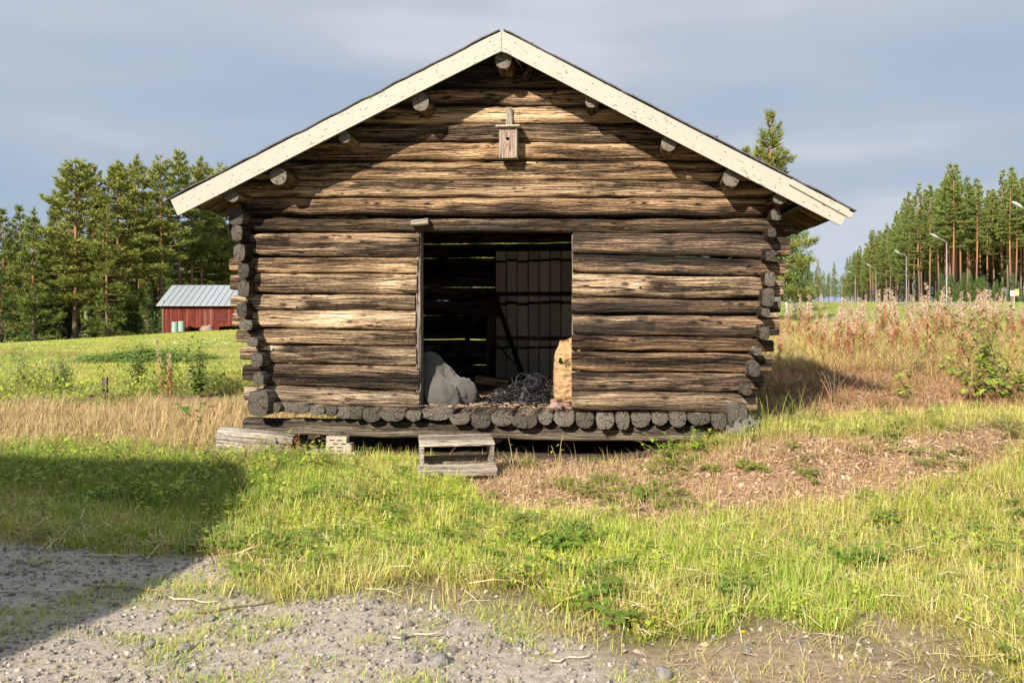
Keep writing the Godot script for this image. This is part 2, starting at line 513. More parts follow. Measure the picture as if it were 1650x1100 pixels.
# ---------------------------------------------------------------- logs
# A hewn log from a to b. h, d: half height and half depth at both ends; power 2 is round, 4 squarish. o: nose_a, nose_b (lengths that keep the size noses), nose (scale),
# shear_a, shear_b (slanting ends), flat (top planed off), crack, seg
func log_mesh(a: Vector3, b: Vector3, ha: float, hb: float, dep: float, power: float, sd: int, m: Material, tint: Color, o := {}) -> ArrayMesh:
	var s := MB.new()
	var len := (b - a).length()
	var T := (b - a) / len
	var W := T.cross(Vector3.UP).normalized()
	var U := W.cross(T).normalized()
	var seg: int = maxi(3, int(len / o.get("step", 0.07)))
	var crack: float = o.get("crack", 1.0)
	var ang := PackedFloat32Array()
	var nside: int = o.get("sides", 16)
	for j in nside:
		ang.append(TAU * (j - nside * 0.5 + 0.5) / nside)
	var mid := nside / 2
	if crack > 0.0:
		ang.insert(mid, 0.0)
	var cols := ang.size() + 1
	var p := PackedVector3Array()
	var cc := PackedColorArray()
	var uv := PackedVector2Array()
	var wob: float = o.get("wob", 0.009)
	var flat_top: float = o.get("flat", 9.0)
	var u0 := fposmod(sd * 0.377, 1.0)
	var v0 := fposmod(sd * 0.619, 1.0)
	var na: float = o.get("nose_a", 0.0)
	var nb: float = o.get("nose_b", 0.0)
	var ns: float = o.get("nose", 0.8)
	var sa: float = o.get("shear_a", 0.0)
	var sb: float = o.get("shear_b", 0.0)
	for k in seg + 1:
		var t := float(k) / seg
		var along := t * len
		var h := lerpf(ha, hb, t)
		var dd := dep
		var shrink := 1.0
		if na > 0.0 and along < na + 0.05:
			shrink = lerpf(ns, 1.0, smoothstep(na - 0.05, na + 0.05, along))
		if nb > 0.0 and len - along < nb + 0.05:
			shrink = lerpf(ns, 1.0, smoothstep(nb - 0.05, nb + 0.05, len - along))
		h *= shrink
		dd *= lerpf(1.0, shrink, 0.5)
		var edge_round := 1.0 - 0.05 * (1.0 if k == 0 or k == seg else 0.0)
		var sway := n2.get_noise_2d(along * 1.1, sd * 17.0) * wob * 1.3
		var cw := n2.get_noise_2d(along * 2.0, sd * 31.0 + 400.0) * 0.5 + (fposmod(sd * 0.23, 1.0) - 0.5) * 0.5
		var cd := crack * 0.026 * clampf(0.55 + 1.2 * n2.get_noise_2d(along * 1.4, sd * 13.0 + 90.0), 0.0, 1.0)
		for jj in cols:
			var j := jj % ang.size()
			var th := ang[j]
			var is_crack := crack > 0.0 and j == mid
			if crack > 0.0 and absi(j - mid) <= 1:
				th = cw + (j - mid) * (0.075 if j != mid else 0.0)
			var ct := cos(th)
			var st := sin(th)
			var r := pow(pow(absf(ct), power) + pow(absf(st), power), -1.0 / power) * edge_round
			r += wob * 0.9 / maxf(h, 0.03) * n2.get_noise_3d(along * 2.6, sd * 11.0 + ct * 1.2, st * 1.2) + wob * 0.25 / maxf(h, 0.03) * n2.get_noise_3d(along * 11.0, sd * 11.0 + ct * 3.0, st * 3.0)
			var x := ct * r * dd
			var y := st * r * h
			if is_crack:
				x -= cd * signf(ct)
			y = minf(y, flat_top * h)
			var q := a + T * (along + lerpf(sa, sb, t) * y) + W * x + U * (y + sway)
			p.append(q)
			var f := clampf(0.92 + 0.42 * n2.get_noise_2d(along * 1.3 + 30.0, sd * 7.0) + 0.2 * n2.get_noise_2d(along * 4.0, sd * 5.0 + st * 3.0), 0.35, 1.3)
			var g := tint * f
			if is_crack and cd > 0.006:
				g = tint * 0.28
			g.a = 1.0
			cc.append(g)
			uv.append(Vector2(along / 2.6 + u0, (th / TAU) * 2.0 * (h + dd) * 1.6 / 0.65 + v0))
	s.grid(p, cols, cc, uv, true, true)
	var e := MB.new()
	var et: Color = o.get("end_tint", Color(0.62, 0.6, 0.58))
	for side in 2:
		var row := 0 if side == 0 else seg * cols
		var nrm := -T if side == 0 else T
		var c0 := Vector3.ZERO
		for j in cols - 1:
			c0 += p[row + j]
		c0 /= cols - 1
		var k := e.v.size()
		e.v.append(c0); e.n.append(nrm); e.c.append(et); e.t.append(Vector2(0.5 + 0.06 * sin(sd), 0.5))
		var rotv := sd * 1.3
		for j in cols:
			var q := p[row + j]
			var f := Vector2((q - c0).dot(W) / dep, (q - c0).dot(U) / maxf(ha if side == 0 else hb, 0.02)) * 0.47
			e.v.append(q); e.n.append((nrm + (q - c0).normalized() * 0.25).normalized()); e.c.append(et * 0.85); e.t.append(Vector2(0.5, 0.5) + f.rotated(rotv))
		for j in cols - 1:
			if side == 0:
				e.i.append_array([k, k + 2 + j, k + 1 + j])
			else:
				e.i.append_array([k, k + 1 + j, k + 2 + j])
	var am := ArrayMesh.new()
	s.add_to(am, m)
	e.add_to(am, mat.end_grain)
	return am

func wood_for(bleach: float) -> Material:
	if bleach < 0.3: return mat.dark_wood
	if bleach < 0.56: return mat.brown_wood
	return mat.bleached_wood

func tint_for(bleach: float, warm: float) -> Color:
	var g := 0.8
	if bleach < 0.3: g = 0.75 + bleach * 1.2
	elif bleach < 0.56: g = 0.55 + (bleach - 0.3) * 1.3
	else: g = 0.62 + (bleach - 0.56) * 1.0
	var c := Color(0.97, 0.96, 0.95).lerp(Color(1.13, 0.94, 0.73), warm) * g
	c.a = 1.0
	return c

# roof planes in the barn's own axes: height of the roof's underside over u
const RIDGE := Vector2(0.04, 3.97)
const EAVE_L := Vector2(-3.155, 2.45)
const EAVE_R := Vector2(3.148, 2.29)
const VERGE := 0.40
const BACK := -4.5
func roof_y(u: float) -> float:
	if u < RIDGE.x:
		return RIDGE.y + (u - RIDGE.x) * (RIDGE.y - EAVE_L.y) / (RIDGE.x - EAVE_L.x)
	return RIDGE.y + (u - RIDGE.x) * (EAVE_R.y - RIDGE.y) / (EAVE_R.x - RIDGE.x)

func board(called: String, parent: Node, o: Vector3, s: Vector3, b: Basis, m: Material, col: Color, bev := 0.006) -> MeshInstance3D:
	var q := MB.new()
	q.box(o, s, b, col, bev, Vector2(rng.randf(), rng.randf()))
	return part(called, q.mesh(m), parent)

func build_barn() -> void:
	var barn := thing("log_barn", "weathered grey and brown log barn with an open doorway and cream bargeboards", "barn")
	barn.transform = barn_xf
	var sd := 1
	# front wall
	var wall := Node3D.new()
	put(wall, "front_wall", barn)
	for r in GABLE_LOGS:
		var a := Vector3(r[0], (r[1] + r[2]) * 0.5, -0.085)
		var b := Vector3(r[3], (r[4] + r[5]) * 0.5, -0.085)
		var o := {"crack": 1.0 if sd % 3 else 0.3}
		if a.y < 2.36:
			o.nose_a = 0.16; o.nose_b = 0.17; o.nose = 0.9
		elif a.y > 2.55:
			var lim_l := (a.y - RIDGE.y + 0.02) / ((RIDGE.y - EAVE_L.y) / (RIDGE.x - EAVE_L.x)) + RIDGE.x
			var lim_r := (b.y - RIDGE.y + 0.02) / ((EAVE_R.y - RIDGE.y) / (EAVE_R.x - RIDGE.x)) + RIDGE.x
			a.x = maxf(lim_l, -2.75)
			b.x = minf(lim_r, 2.55)
			if lim_l > -2.75: o.shear_a = (RIDGE.x - EAVE_L.x) / (RIDGE.y - EAVE_L.y)
			if lim_r < 2.55: o.shear_b = (EAVE_R.x - RIDGE.x) / (EAVE_R.y - RIDGE.y)
		part("log", log_mesh(a, b, (r[1] - r[2]) * 0.5 + 0.004, (r[4] - r[5]) * 0.5 + 0.004, 0.088, 4.8, sd, wood_for(r[6]), tint_for(r[6], r[7]), o), wall)
		sd += 1
	for side in 2:
		for r in (LEFT_LOGS if side == 0 else RIGHT_LOGS):
			var a := Vector3(r[0], (r[1] + r[2]) * 0.5, -0.085)
			var b := Vector3(r[3], (r[4] + r[5]) * 0.5, -0.085)
			var o := {"nose": 0.82, "crack": 1.0 if sd % 4 else 0.2}
			o["nose_a" if side == 0 else "nose_b"] = 0.19
			part("log", log_mesh(a, b, (r[1] - r[2]) * 0.5 + 0.004, (r[4] - r[5]) * 0.5 + 0.004, 0.085, 5.0, sd, wood_for(r[6]), tint_for(r[6], r[7]), o), wall)
			sd += 1
	# pale wood seen in the gaps of the top of the doorway, the door posts
	board("door_post", barn, Vector3(-0.838, 1.325, -0.10), Vector3(0.05, 1.75, 0.13), Basis(), mat.grey_wood, Color(.95, .93, .9))
	board("door_post", barn, Vector3(0.69, 1.325, -0.12), Vector3(0.05, 1.75, 0.11), Basis(), mat.grey_wood, Color(.8, .7, .6))
	# side walls, their hewn log ends standing out at the front corners
	for side in 2:
		var sw := Node3D.new()
		put(sw, "side_wall", barn)
		for r in (SIDE_ENDS_LEFT if side == 0 else SIDE_ENDS_RIGHT):
			var a := Vector3(r[0], r[1], 0.17 + rr(-0.03, 0.03))
			var b := Vector3(r[0] + (0.05 if side == 0 else -0.05), r[1], -4.3)
			var big: float = maxf(0.09, r[3] * 0.5)
			var col := Color(.8, .78, .74) if r[1] < 1.1 else Color(.7, .66, .6)
			part("log", log_mesh(a, b, big, big, maxf(r[2] * 0.5, 0.055), 4.5, sd, mat.grey_wood if r[1] < 1.2 else mat.dark_wood, col, {"nose_a": 0.22, "nose": r[3] * 0.5 / big, "step": 0.11, "sides": 12, "crack": 0.0, "end_tint": Color(.46, .44, .42) * rr(0.6, 1.2)}), sw)
			sd += 1
	# back wall with daylight between some of the logs
	var bw := Node3D.new()
	put(bw, "back_wall", barn)
	var seams := [0.30, 0.43, 0.62, 0.80, 0.976, 1.168, 1.317, 1.526, 1.71, 1.937, 2.129, 2.329, 2.504, 2.70, 2.90, 3.10, 3.30, 3.5, 3.7, 3.9]
	var gaps := [0.0, 0.0, 0.010, 0.0, 0.018, 0.004, 0.010, 0.005, 0.020, 0.003, 0.017, 0.020, 0.008, 0.0, 0.01, 0.0, 0.0, 0.0, 0.0, 0.0]
	for k in seams.size() - 1:
		var lo: float = seams[k] + gaps[k] * 0.5
		var hi: float = seams[k + 1] - gaps[k + 1] * 0.5
		var y := (lo + hi) * 0.5
		var a := Vector3(-2.65, y, -4.07)
		var b := Vector3(2.4, y, -4.07)
		if y > 2.45:
			a.x = (y - RIDGE.y + 0.1) / ((RIDGE.y - EAVE_L.y) / (RIDGE.x - EAVE_L.x)) + RIDGE.x
			b.x = (y - RIDGE.y + 0.1) / ((EAVE_R.y - RIDGE.y) / (EAVE_R.x - RIDGE.x)) + RIDGE.x
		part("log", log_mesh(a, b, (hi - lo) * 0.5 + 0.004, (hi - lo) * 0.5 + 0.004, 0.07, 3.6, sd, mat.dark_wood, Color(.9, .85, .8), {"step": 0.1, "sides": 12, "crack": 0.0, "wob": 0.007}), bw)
		sd += 1
	# floor of split logs, round side down
	var fl := Node3D.new()
	put(fl, "floor", barn)
	for r in FLOOR_ENDS:
		var a := Vector3(r[0], r[1] + r[3] * 0.18, 0.10 + rr(-0.04, 0.03))
		var b := Vector3(r[0] * 0.98, 0.43, -3.96)
		part("floor_log", log_mesh(a, b, r[3] * 0.62, r[3] * 0.62, r[2] * 0.52, 2.3, sd, mat.grey_wood, Color(.95, .86, .76), {"flat": 0.45, "step": 0.12, "sides": 14, "crack": 0.0, "wob": 0.012, "end_tint": Color(.50, .48, .45) * rr(0.65, 1.25)}), fl)
		sd += 1
	# sills
	part("sill", log_mesh(Vector3(-2.62, 0.262, -0.10), Vector3(1.95, 0.245, -0.10), 0.083, 0.085, 0.09, 3.4, 201, mat.grey_wood, Color(.62, .57, .5), {"crack": 0.6}), barn)
	part("sill", log_mesh(Vector3(-2.5, 0.2, -4.05), Vector3(2.3, 0.2, -4.05), 0.1, 0.1, 0.09, 3.0, 202, mat.dark_wood, Color(.8, .8, .8), {"step": 0.2}), barn)
	part("sill", log_mesh(Vector3(-0.1, 0.2, -2.1), Vector3(-0.1, 0.2, -0.2), 0.1, 0.1, 0.09, 3.0, 203, mat.dark_wood, Color(.8, .8, .8), {"step": 0.2}), barn)
	# purlins
	for r in PURLIN_ENDS:
		var a := Vector3(r[0], r[1], 0.33)
		var b := Vector3(r[0], r[1] - 0.02, -4.45)
		part("purlin", log_mesh(a, b, r[3] * 0.5, r[3] * 0.5, r[2] * 0.5, 2.1, sd, mat.brown_wood, Color(.7, .62, .54), {"step": 0.12, "wob": 0.006, "crack": 0.8, "end_tint": Color(.8, .76, .7)}), barn)
		sd += 1
	# roof: boards from ridge to eave on the purlins, roofing felt, bargeboards
	for side in 2:
		var e := EAVE_L if side == 0 else EAVE_R
		var dir := Vector3(e.x - RIDGE.x, e.y - RIDGE.y, 0)
		var len := dir.length()
		dir = dir.normalized()
		var b := Basis(dir, Vector3(-dir.y, dir.x, 0) if dir.x > 0 else Vector3(dir.y, -dir.x, 0), Vector3.BACK if dir.x > 0 else Vector3.FORWARD)
		var roof := Node3D.new()
		put(roof, "roof", barn)
		var z := VERGE - 0.03
		var k := 0
		while z > BACK:
			var w := rr(0.14, 0.2)
			var l := len + rr(-0.10, 0.0)
			board("roof_board", roof, Vector3(RIDGE.x, RIDGE.y, z - w * 0.5) + dir * (l * 0.5 + 0.01) + b.y * (0.012 + 0.004 * (k % 2)), Vector3(l - 0.02, 0.024, w - 0.006), b, mat.brown_wood if k % 3 else mat.grey_wood, Color(.75, .68, .55), 0.004)
			z -= w
			k += 1
		# felt, slightly wavy, folded down a little over the eave
		var f := MB.new()
		for face in 2:
			var p := PackedVector3Array()
			var cc := PackedColorArray()
			var uv := PackedVector2Array()
			for i in 41:
				for j in 25:
					var t := i / 40.0
					var zz := lerpf(VERGE + 0.04, BACK - 0.04, j / 24.0)
					var lift := 0.040 + 0.008 * n2.get_noise_2d(t * 22.0, zz * 3.0 + side * 40.0) + 0.006 * n2.get_noise_2d(t * 60.0, zz * 2.0)
					p.append(Vector3(RIDGE.x, RIDGE.y, zz) + dir * (t * (len + 0.04)) + b.y * (lift + (0.012 if face == 0 else 0.0)))
					cc.append(Color(.11, .11, .115) * (1.0 + 0.4 * n2.get_noise_2d(t * 9.0, zz * 4.0)))
					uv.append(Vector2(t, zz))
			f.grid(p, 25, cc, uv, false, (side == 1) != (face == 1))
		for j in [0, 24]:
			for i in 40:
				var a0: Vector3 = f.v[i * 25 + j]
				var a1: Vector3 = f.v[i * 25 + 25 + j]
				var c0: Vector3 = f.v[1025 + i * 25 + j]
				var c1: Vector3 = f.v[1025 + i * 25 + 25 + j]
				if (j == 0) == (side == 0):
					f.quad(a0, a1, c1, c0, Color(.16, .16, .165))
				else:
					f.quad(a1, a0, c0, c1, Color(.16, .16, .165))
		for j in 24:
			var a0: Vector3 = f.v[1000 + j]
			var a1: Vector3 = f.v[1001 + j]
			var c0: Vector3 = f.v[2025 + j]
			var c1: Vector3 = f.v[2026 + j]
			if side == 1: f.quad(a1, a0, c0, c1, Color(.3, .3, .3))
			else: f.quad(a0, a1, c1, c0, Color(.3, .3, .3))
		part("roofing_felt", f.mesh(mat.felt), roof)
		# eave batten under the board ends
		board("eave_batten", roof, Vector3(e.x, e.y, (VERGE + BACK) * 0.5) - dir * 0.32 - b.y * 0.018, Vector3(0.06, 0.03, VERGE - BACK - 0.2), b, mat.grey_wood, Color(.8, .74, .6))
		# bargeboard with mitred end at the ridge
		bargeboard(roof, side, dir, b, len)
	# split wedge left proud on the right bargeboard, nail heads on the felt
	for k in 9:
		var t := rr(0.05, 0.98)
		var q := MB.new()
		q.box(Vector3(lerpf(RIDGE.x, EAVE_R.x, t), lerpf(RIDGE.y, EAVE_R.y, t) + 0.072, rr(0.25, 0.42)), Vector3(0.03, 0.018, 0.03), Basis(), Color(.08, .08, .08))
		part("felt_nail", q.mesh(mat.plain), barn)
	# short props under the right eave
	board("eave_strut", barn, Vector3(2.72, 2.335, -0.9), Vector3(0.55, 0.07, 0.05), Basis(Vector3.BACK, -0.42), mat.grey_wood, Color(.75, .62, .4))
	board("eave_strut", barn, Vector3(2.72, 2.30, -2.3), Vector3(0.55, 0.07, 0.05), Basis(Vector3.BACK, -0.42), mat.grey_wood, Color(.75, .62, .4))
	# the wooden door stop above the doorway
	part("wooden_peg", log_mesh(Vector3(-0.885, 2.268, 0.045), Vector3(-0.715, 2.285, 0.05), 0.03, 0.033, 0.045, 3.0, 77, mat.pale_wood, Color(.8, .76, .7), {"step": 0.03, "wob": 0.004, "crack": 0.4}), barn)
	# lean-to boards of the gable peak
	board("gable_board", barn, Vector3(0.27, 3.74, 0.04), Vector3(0.06, 0.22, 0.03), Basis(Vector3.BACK, -0.5), mat.grey_wood, Color(.6, .52, .42))

func bargeboard(roof: Node3D, side: int, dir: Vector3, b: Basis, len: float) -> void:
	# outline in the plane of the gable: top edge on the roof boards, lower edge mitred at the ridge and cut square at the eave
	var wide := 0.166
	var seg := 28
	var sgn := -1.0 if side == 0 else 1.0
	var front := []
	var f := MB.new()
	var up := b.y
	var slope := dir.y / absf(dir.x)
	var rows := []
	for i in seg + 1:
		var t := float(i) / seg
		var top := Vector3(RIDGE.x, RIDGE.y, 0) + dir * (t * (len - 0.015)) + up * (0.030 + 0.004 * sin(t * 5.0 + side * 2.0))
		var low := top - up * wide
		if i == 0:
			top.x = RIDGE.x + sgn * 0.002
			low = Vector3(RIDGE.x + sgn * 0.002, top.y - wide / absf(dir.x) , 0)
		rows.append([top, low])
	var z0 := VERGE
	var z1 := VERGE + 0.026
	var bev := 0.005
	for i in seg:
		var a: Vector3 = rows[i][0]
		var c: Vector3 = rows[i][1]
		var d: Vector3 = rows[i + 1][0]
		var e: Vector3 = rows[i + 1][1]
		if side == 0:
			var t1 := a
			a = d
			d = t1
			t1 = c
			c = e
			e = t1
		# a top left, d top right, c low left, e low right
		var zf := Vector3(0, 0, z1)
		var zb := Vector3(0, 0, z0)
		var k := f.v.size()
		f.quad(c + zf, e + zf, d + zf, a + zf, Color.WHITE)
		f.quad(e + zb, c + zb, a + zb, d + zb, Color.WHITE)
		f.quad(a + zf, d + zf, d + zb, a + zb, Color.WHITE)
		f.quad(c + zb, e + zb, e + zf, c + zf, Color.WHITE)
		for q in range(k, f.v.size()):
			var p: Vector3 = f.v[q] - Vector3(RIDGE.x, RIDGE.y, 0)
			f.t[q] = Vector2(p.dot(dir) / 2.6 + side * 0.37, (p.dot(up) + p.z) / 0.65 + 0.2 + side * 0.41)
	for i in [0, seg]:
		var a: Vector3 = rows[i][0]
		var c: Vector3 = rows[i][1]
		if (i == seg) == (side == 1):
			f.quad(c + Vector3(0, 0, z1), c + Vector3(0, 0, z0), a + Vector3(0, 0, z0), a + Vector3(0, 0, z1), Color.WHITE)
		else:
			f.quad(c + Vector3(0, 0, z0), c + Vector3(0, 0, z1), a + Vector3(0, 0, z1), a + Vector3(0, 0, z0), Color.WHITE)
	var bb := part("bargeboard", f.mesh(mat.cream_paint), roof)
	# nail heads in pairs
	for k in 13:
		for e in 2:
			var nl := MB.new()
			var o := Vector3(RIDGE.x, RIDGE.y, z1 + 0.001) + dir * (len * (k + 0.5 + rr(-0.05, 0.05)) / 13.0) - up * (0.02 + 0.085 * e + rr(-0.01, 0.01))
			nl.tube(PackedVector3Array([o, o + Vector3(0, 0, 0.003)]), PackedFloat32Array([0.0055, 0.0045]), 7, PackedColorArray([Color(.16, .10, .07)]), true)
			part("nail_head", nl.mesh(mat.plain), bb)
	# narrower strip nailed along the upper edge near the eave; on the right it has sprung loose
	var strip := MB.new()
	var tilt := -0.03 if side == 1 else 0.0
	var l := 0.62
	strip.box(Vector3(RIDGE.x, RIDGE.y, z1 + 0.012) + dir * (len - l * 0.5 + 0.03) + up * (-0.005), Vector3(l, 0.055, 0.02), b * Basis(Vector3.BACK, tilt), Color.WHITE, 0.004)
	if side == 1:
		part("loose_strip", strip.mesh(mat.cream_paint), roof)

# ---------------------------------------------------------------- things in and on the barn
func at_barn(u: float, v: float, w: float) -> Vector3:
	return barn_xf * Vector3(u, v, w)

func build_barn_things() -> void:
	var yaw := barn_xf.basis.get_euler().y
	# nest box
	var nb := thing("nest_box", "small weathered wooden nest box hung on the gable under the ridge", "nest box", at_barn(0.07, 2.87, 0.02), yaw)
	var f := MB.new()
	var hole := []
	var rim := []
	for k in 17:
		var a := TAU * k / 16.0
		hole.append(Vector3(-0.004 + 0.018 * cos(a), 0.182 + 0.017 * sin(a), 0.147))
		var q := Vector2(cos(a), sin(a))
		q /= maxf(absf(q.x), absf(q.y))
		rim.append(Vector3(0.058 * q.x, 0.182 + 0.058 * q.y, 0.147))
	var pc := Color(.72, .56, .5)
	for k in 16:
		f.quad(hole[k], rim[k], rim[k + 1], hole[k + 1], pc)
		f.quad(hole[k + 1], hole[k + 1] - Vector3(0, 0, 0.02), hole[k] - Vector3(0, 0, 0.02), hole[k], pc * 0.8)
	f.quad(Vector3(-0.058, 0.0, 0.147), Vector3(0.058, 0.0, 0.147), Vector3(0.058, 0.124, 0.147), Vector3(-0.058, 0.124, 0.147), pc)
	f.quad(Vector3(-0.058, 0.24, 0.147), Vector3(0.058, 0.24, 0.147), Vector3(0.058, 0.29, 0.147), Vector3(-0.058, 0.29, 0.147), pc)
	for q in f.t.size():
		f.t[q] = Vector2(f.v[q].y / 2.6 + 0.2, f.v[q].x / 0.65 + 0.3)
	part("front_panel", f.mesh(mat.pale_wood), nb)
	for s in [-1.0, 1.0]:
		board("side_panel", nb, Vector3(s * 0.073, 0.145, 0.08), Vector3(0.026, 0.29, 0.14), Basis(), mat.pale_wood, Color(1, .96, .88))
	board("bottom_panel", nb, Vector3(0, 0.012, 0.07), Vector3(0.118, 0.02, 0.13), Basis(), mat.pale_wood, Color(.6, .55, .5))
	board("roof_panel", nb, Vector3(0, 0.305, 0.09), Vector3(0.232, 0.02, 0.2), Basis(Vector3.RIGHT, 0.08), mat.pale_wood, Color(.9, .85, .76))
	board("mounting_slat", nb, Vector3(-0.004, 0.28, 0.012), Vector3(0.062, 0.46, 0.022), Basis(), mat.pale_wood, Color(.85, .82, .76))
	# wall of pale boards standing inside at the back
	var pn := thing("board_partition", "partition of pale upright boards at the back of the dark barn interior", "partition", at_barn(0, 0.43, -3.82), yaw)
	var cuts := [1.772, 1.64, 1.215, 1.156, 1.044, 0.608, 0.548, 0.445, 0.0]
	for i in 9:
		var x := -0.462 + i * 0.151
		var j := rr(-0.02, 0.02) if i < 4 else rr(0.0, 0.06)
		var spans := [[1.772, 1.65 + j], [1.615 + j, 1.215], [1.156, 1.07 + j], [1.03 + j, 0.608], [0.548, 0.46 + j * 0.5], [0.43 + j * 0.5, 0.02]]
		for s in spans:
			var c := Color(.66, .57, .45) * rr(0.8, 1.1)
			board("board", pn, Vector3(x, (s[0] + s[1]) * 0.5, 0.03 + rr(-0.004, 0.004)), Vector3(0.136, s[0] - s[1], 0.024), Basis(), mat.plain, c, 0.003)
	for y in [1.186, 0.578]:
		board("rail", pn, Vector3(0.14, y, -0.02), Vector3(1.36, 0.075, 0.05), Basis(), mat.dark_wood, Color.WHITE)
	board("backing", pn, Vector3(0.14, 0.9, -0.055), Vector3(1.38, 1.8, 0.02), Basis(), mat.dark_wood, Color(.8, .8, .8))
	# dark timber trestle
	var tr := thing("timber_trestle", "dark upright timber trestle with splayed legs inside the doorway", "trestle", at_barn(-0.55, 0.44, -2.9), yaw)
	board("post", tr, Vector3(0.06, 0.62, 0), Vector3(0.11, 1.24, 0.1), Basis(), mat.dark_wood, Color(.35, .33, .3))
	board("leg", tr, Vector3(-0.24, 0.57, 0.05), Vector3(0.06, 1.26, 0.05), Basis(Vector3.BACK, -0.36), mat.dark_wood, Color(.35, .33, .3))
	board("leg", tr, Vector3(0.33, 0.55, 0.06), Vector3(0.06, 1.2, 0.05), Basis(Vector3.BACK, 0.34), mat.dark_wood, Color(.35, .33, .3))
	board("crossbar", tr, Vector3(0.0, 1.02, 0.06), Vector3(0.36, 0.3, 0.05), Basis(), mat.dark_wood, Color(.35, .33, .3))
	var k := MB.new()
	var cl := PackedVector3Array()
	for i in 9:
		cl.append(Vector3(0.10 + i * 0.062, 0.62 - i * 0.066 + 0.008 * sin(i * 1.4), 0.32))
	k.tube(cl, PackedFloat32Array([.014, .014, .014, .014, .014, .014, .014, .014, .014]), 6, PackedColorArray([Color(.03, .028, .025)]), true)
	part("rod", k.mesh(mat.plain), tr)
	# plank on the floor
	var pk := board("loose_plank", self, Vector3.ZERO, Vector3(0.40, 0.085, 0.10), Basis(), mat.bleached_wood, Color(.95, .75, .5))
	tag(pk, "short plank of fresh yellow wood lying in front of the dark trestle", "plank")
	pk.transform = barn_xf * Transform3D(Basis(Vector3.BACK, -0.13), Vector3(-0.36, 0.565, -2.0))
	pk = board("loose_plank", self, Vector3.ZERO, Vector3(0.5, 0.03, 0.12), Basis(), mat.bleached_wood, Color(.8, .6, .4))
	tag(pk, "thin plank lying flat on the barn floor behind the grey fabric", "plank")
	pk.transform = barn_xf * Transform3D(Basis(Vector3.UP, 0.1), Vector3(-0.42, 0.475, -1.4))
	build_fabric()
	build_sack()
	build_wire()
	# two bricks under the sack
	for q in [[0.60, 0.478, -0.16, 0.3, "red brick standing on end below the paper sack"], [0.50, 0.50, -0.30, -0.5, "reddish brick lying under the left edge of the paper sack"]]:
		var b := board("loose_brick", self, Vector3.ZERO, Vector3(0.07, 0.085, 0.12), Basis(), mat.stone, Color(.62, .38, .3), 0.008)
		tag(b, q[4], "brick")
		b.transform = barn_xf * Transform3D(Basis(Vector3.UP, q[3]), Vector3(q[0], q[1], q[2]))
	var st := part("pebble", rock_mesh(31, Vector3(0.06, 0.035, 0.045), Color(.72, .48, .42), 8), self)
	tag(st, "pinkish stone on the floor edge at the right side of the doorway", "stone")
	st.position = at_barn(0.51, 0.50, -0.02)
	# bark and chips on the floor
	var chip := MB.new()
	chip.box(Vector3.ZERO, Vector3(0.06, 0.006, 0.022), Basis(), Color.WHITE, 0.002)
	var xf: Array[Transform3D] = []
	var cc := PackedColorArray()
	for i in 640:
		var w := -0.03 - 2.6 * pow(rng.randf(), 1.3)
		var u := rr(-0.82, 0.68)
		if i < 24:
			u = rr(-0.8, 0.65)
			w = rr(-0.3, 0.06)
		var s := rr(0.3, 0.9)
		xf.append(barn_xf * Transform3D(Basis.from_euler(Vector3(rr(-0.14, 0.14), rr(0, TAU), rr(-0.14, 0.14))).scaled(Vector3(s * rr(0.8, 2.4), rr(0.5, 1.6), s * rr(0.4, 1.8))), Vector3(u, 0.478 + rr(-0.004, 0.012), w)))
		cc.append([Color(.30, .19, .13), Color(.36, .27, .19), Color(.22, .15, .11), Color(.38, .30, .22), Color(.15, .11, .085), Color(.26, .18, .13), Color(.20, .155, .125)][rng.randi() % 7])
	var dbr := scatter("bark_debris", chip.mesh(mat.plain), xf, cc, self)
	tag(dbr, "loose bark chips and splinters covering the floor inside the doorway", "debris", "", "stuff")
	build_step()
	build_foundation()

func build_fabric() -> void:
	# a cloth slumped over itself: three soft bodies run together, folds running down over them
	var blobs := [[Vector3(-0.08, 0.19, -0.08), Vector3(0.19, 0.33, 0.19)], [Vector3(0.22, 0.10, -0.10), Vector3(0.19, 0.17, 0.16)], [Vector3(0.07, 0.09, 0.08), Vector3(0.19, 0.18, 0.15)], [Vector3(0.04, 0.20, -0.12), Vector3(0.16, 0.17, 0.15)]]
	var o0 := Vector3(0.06, 0.06, -0.05)
	var p := PackedVector3Array()
	var cc := PackedColorArray()
	var uv := PackedVector2Array()
	var N := 81
	for i in 46:
		var th := PI * 0.62 * i / 45.0
		for j in N:
			var ph := TAU * j / (N - 1)
			var d := Vector3(sin(th) * cos(ph), cos(th), sin(th) * sin(ph))
			var far := 0.0
			for k in 60:
				var q := o0 + d * (k * 0.011)
				var f := 0.0
				for b in blobs:
					f += exp(-9.0 * (((q - b[0]) / b[1]).length() - 1.0))
				if f > 1.0:
					far = k * 0.011
			var pl := o0 + d * far
			var fold := 1.0 - absf(n2.get_noise_3d(pl.x * 3.4 + pl.y * 1.5, pl.y * 0.9 + 4.0, pl.z * 3.4)) * 2.4
			var fold2 := 1.0 - absf(n2.get_noise_3d(pl.x * 7.0 - pl.y * 3.0, pl.y * 2.0 + 14.0, pl.z * 7.0)) * 2.0
			far += 0.030 * fold + 0.008 * fold2 - 0.018
			var q := o0 + d * far
			q.y = maxf(q.y, -0.01)
			p.append(q)
			cc.append(Color(.115, .107, .098) * (0.95 + 0.14 * n2.get_noise_3d(q.x * 3.0, q.y * 3.0, q.z * 3.0)))
			uv.append(Vector2(ph, th))
	var m := MB.new()
	m.grid(p, N, cc, uv, true, false)
	var o := part("fabric_heap", m.mesh(mat.cloth), self)
	tag(o, "slumped grey fabric heap just inside the left door post", "fabric")
	o.transform = barn_xf * Transform3D(Basis(), Vector3(-0.72, 0.475, -0.36))

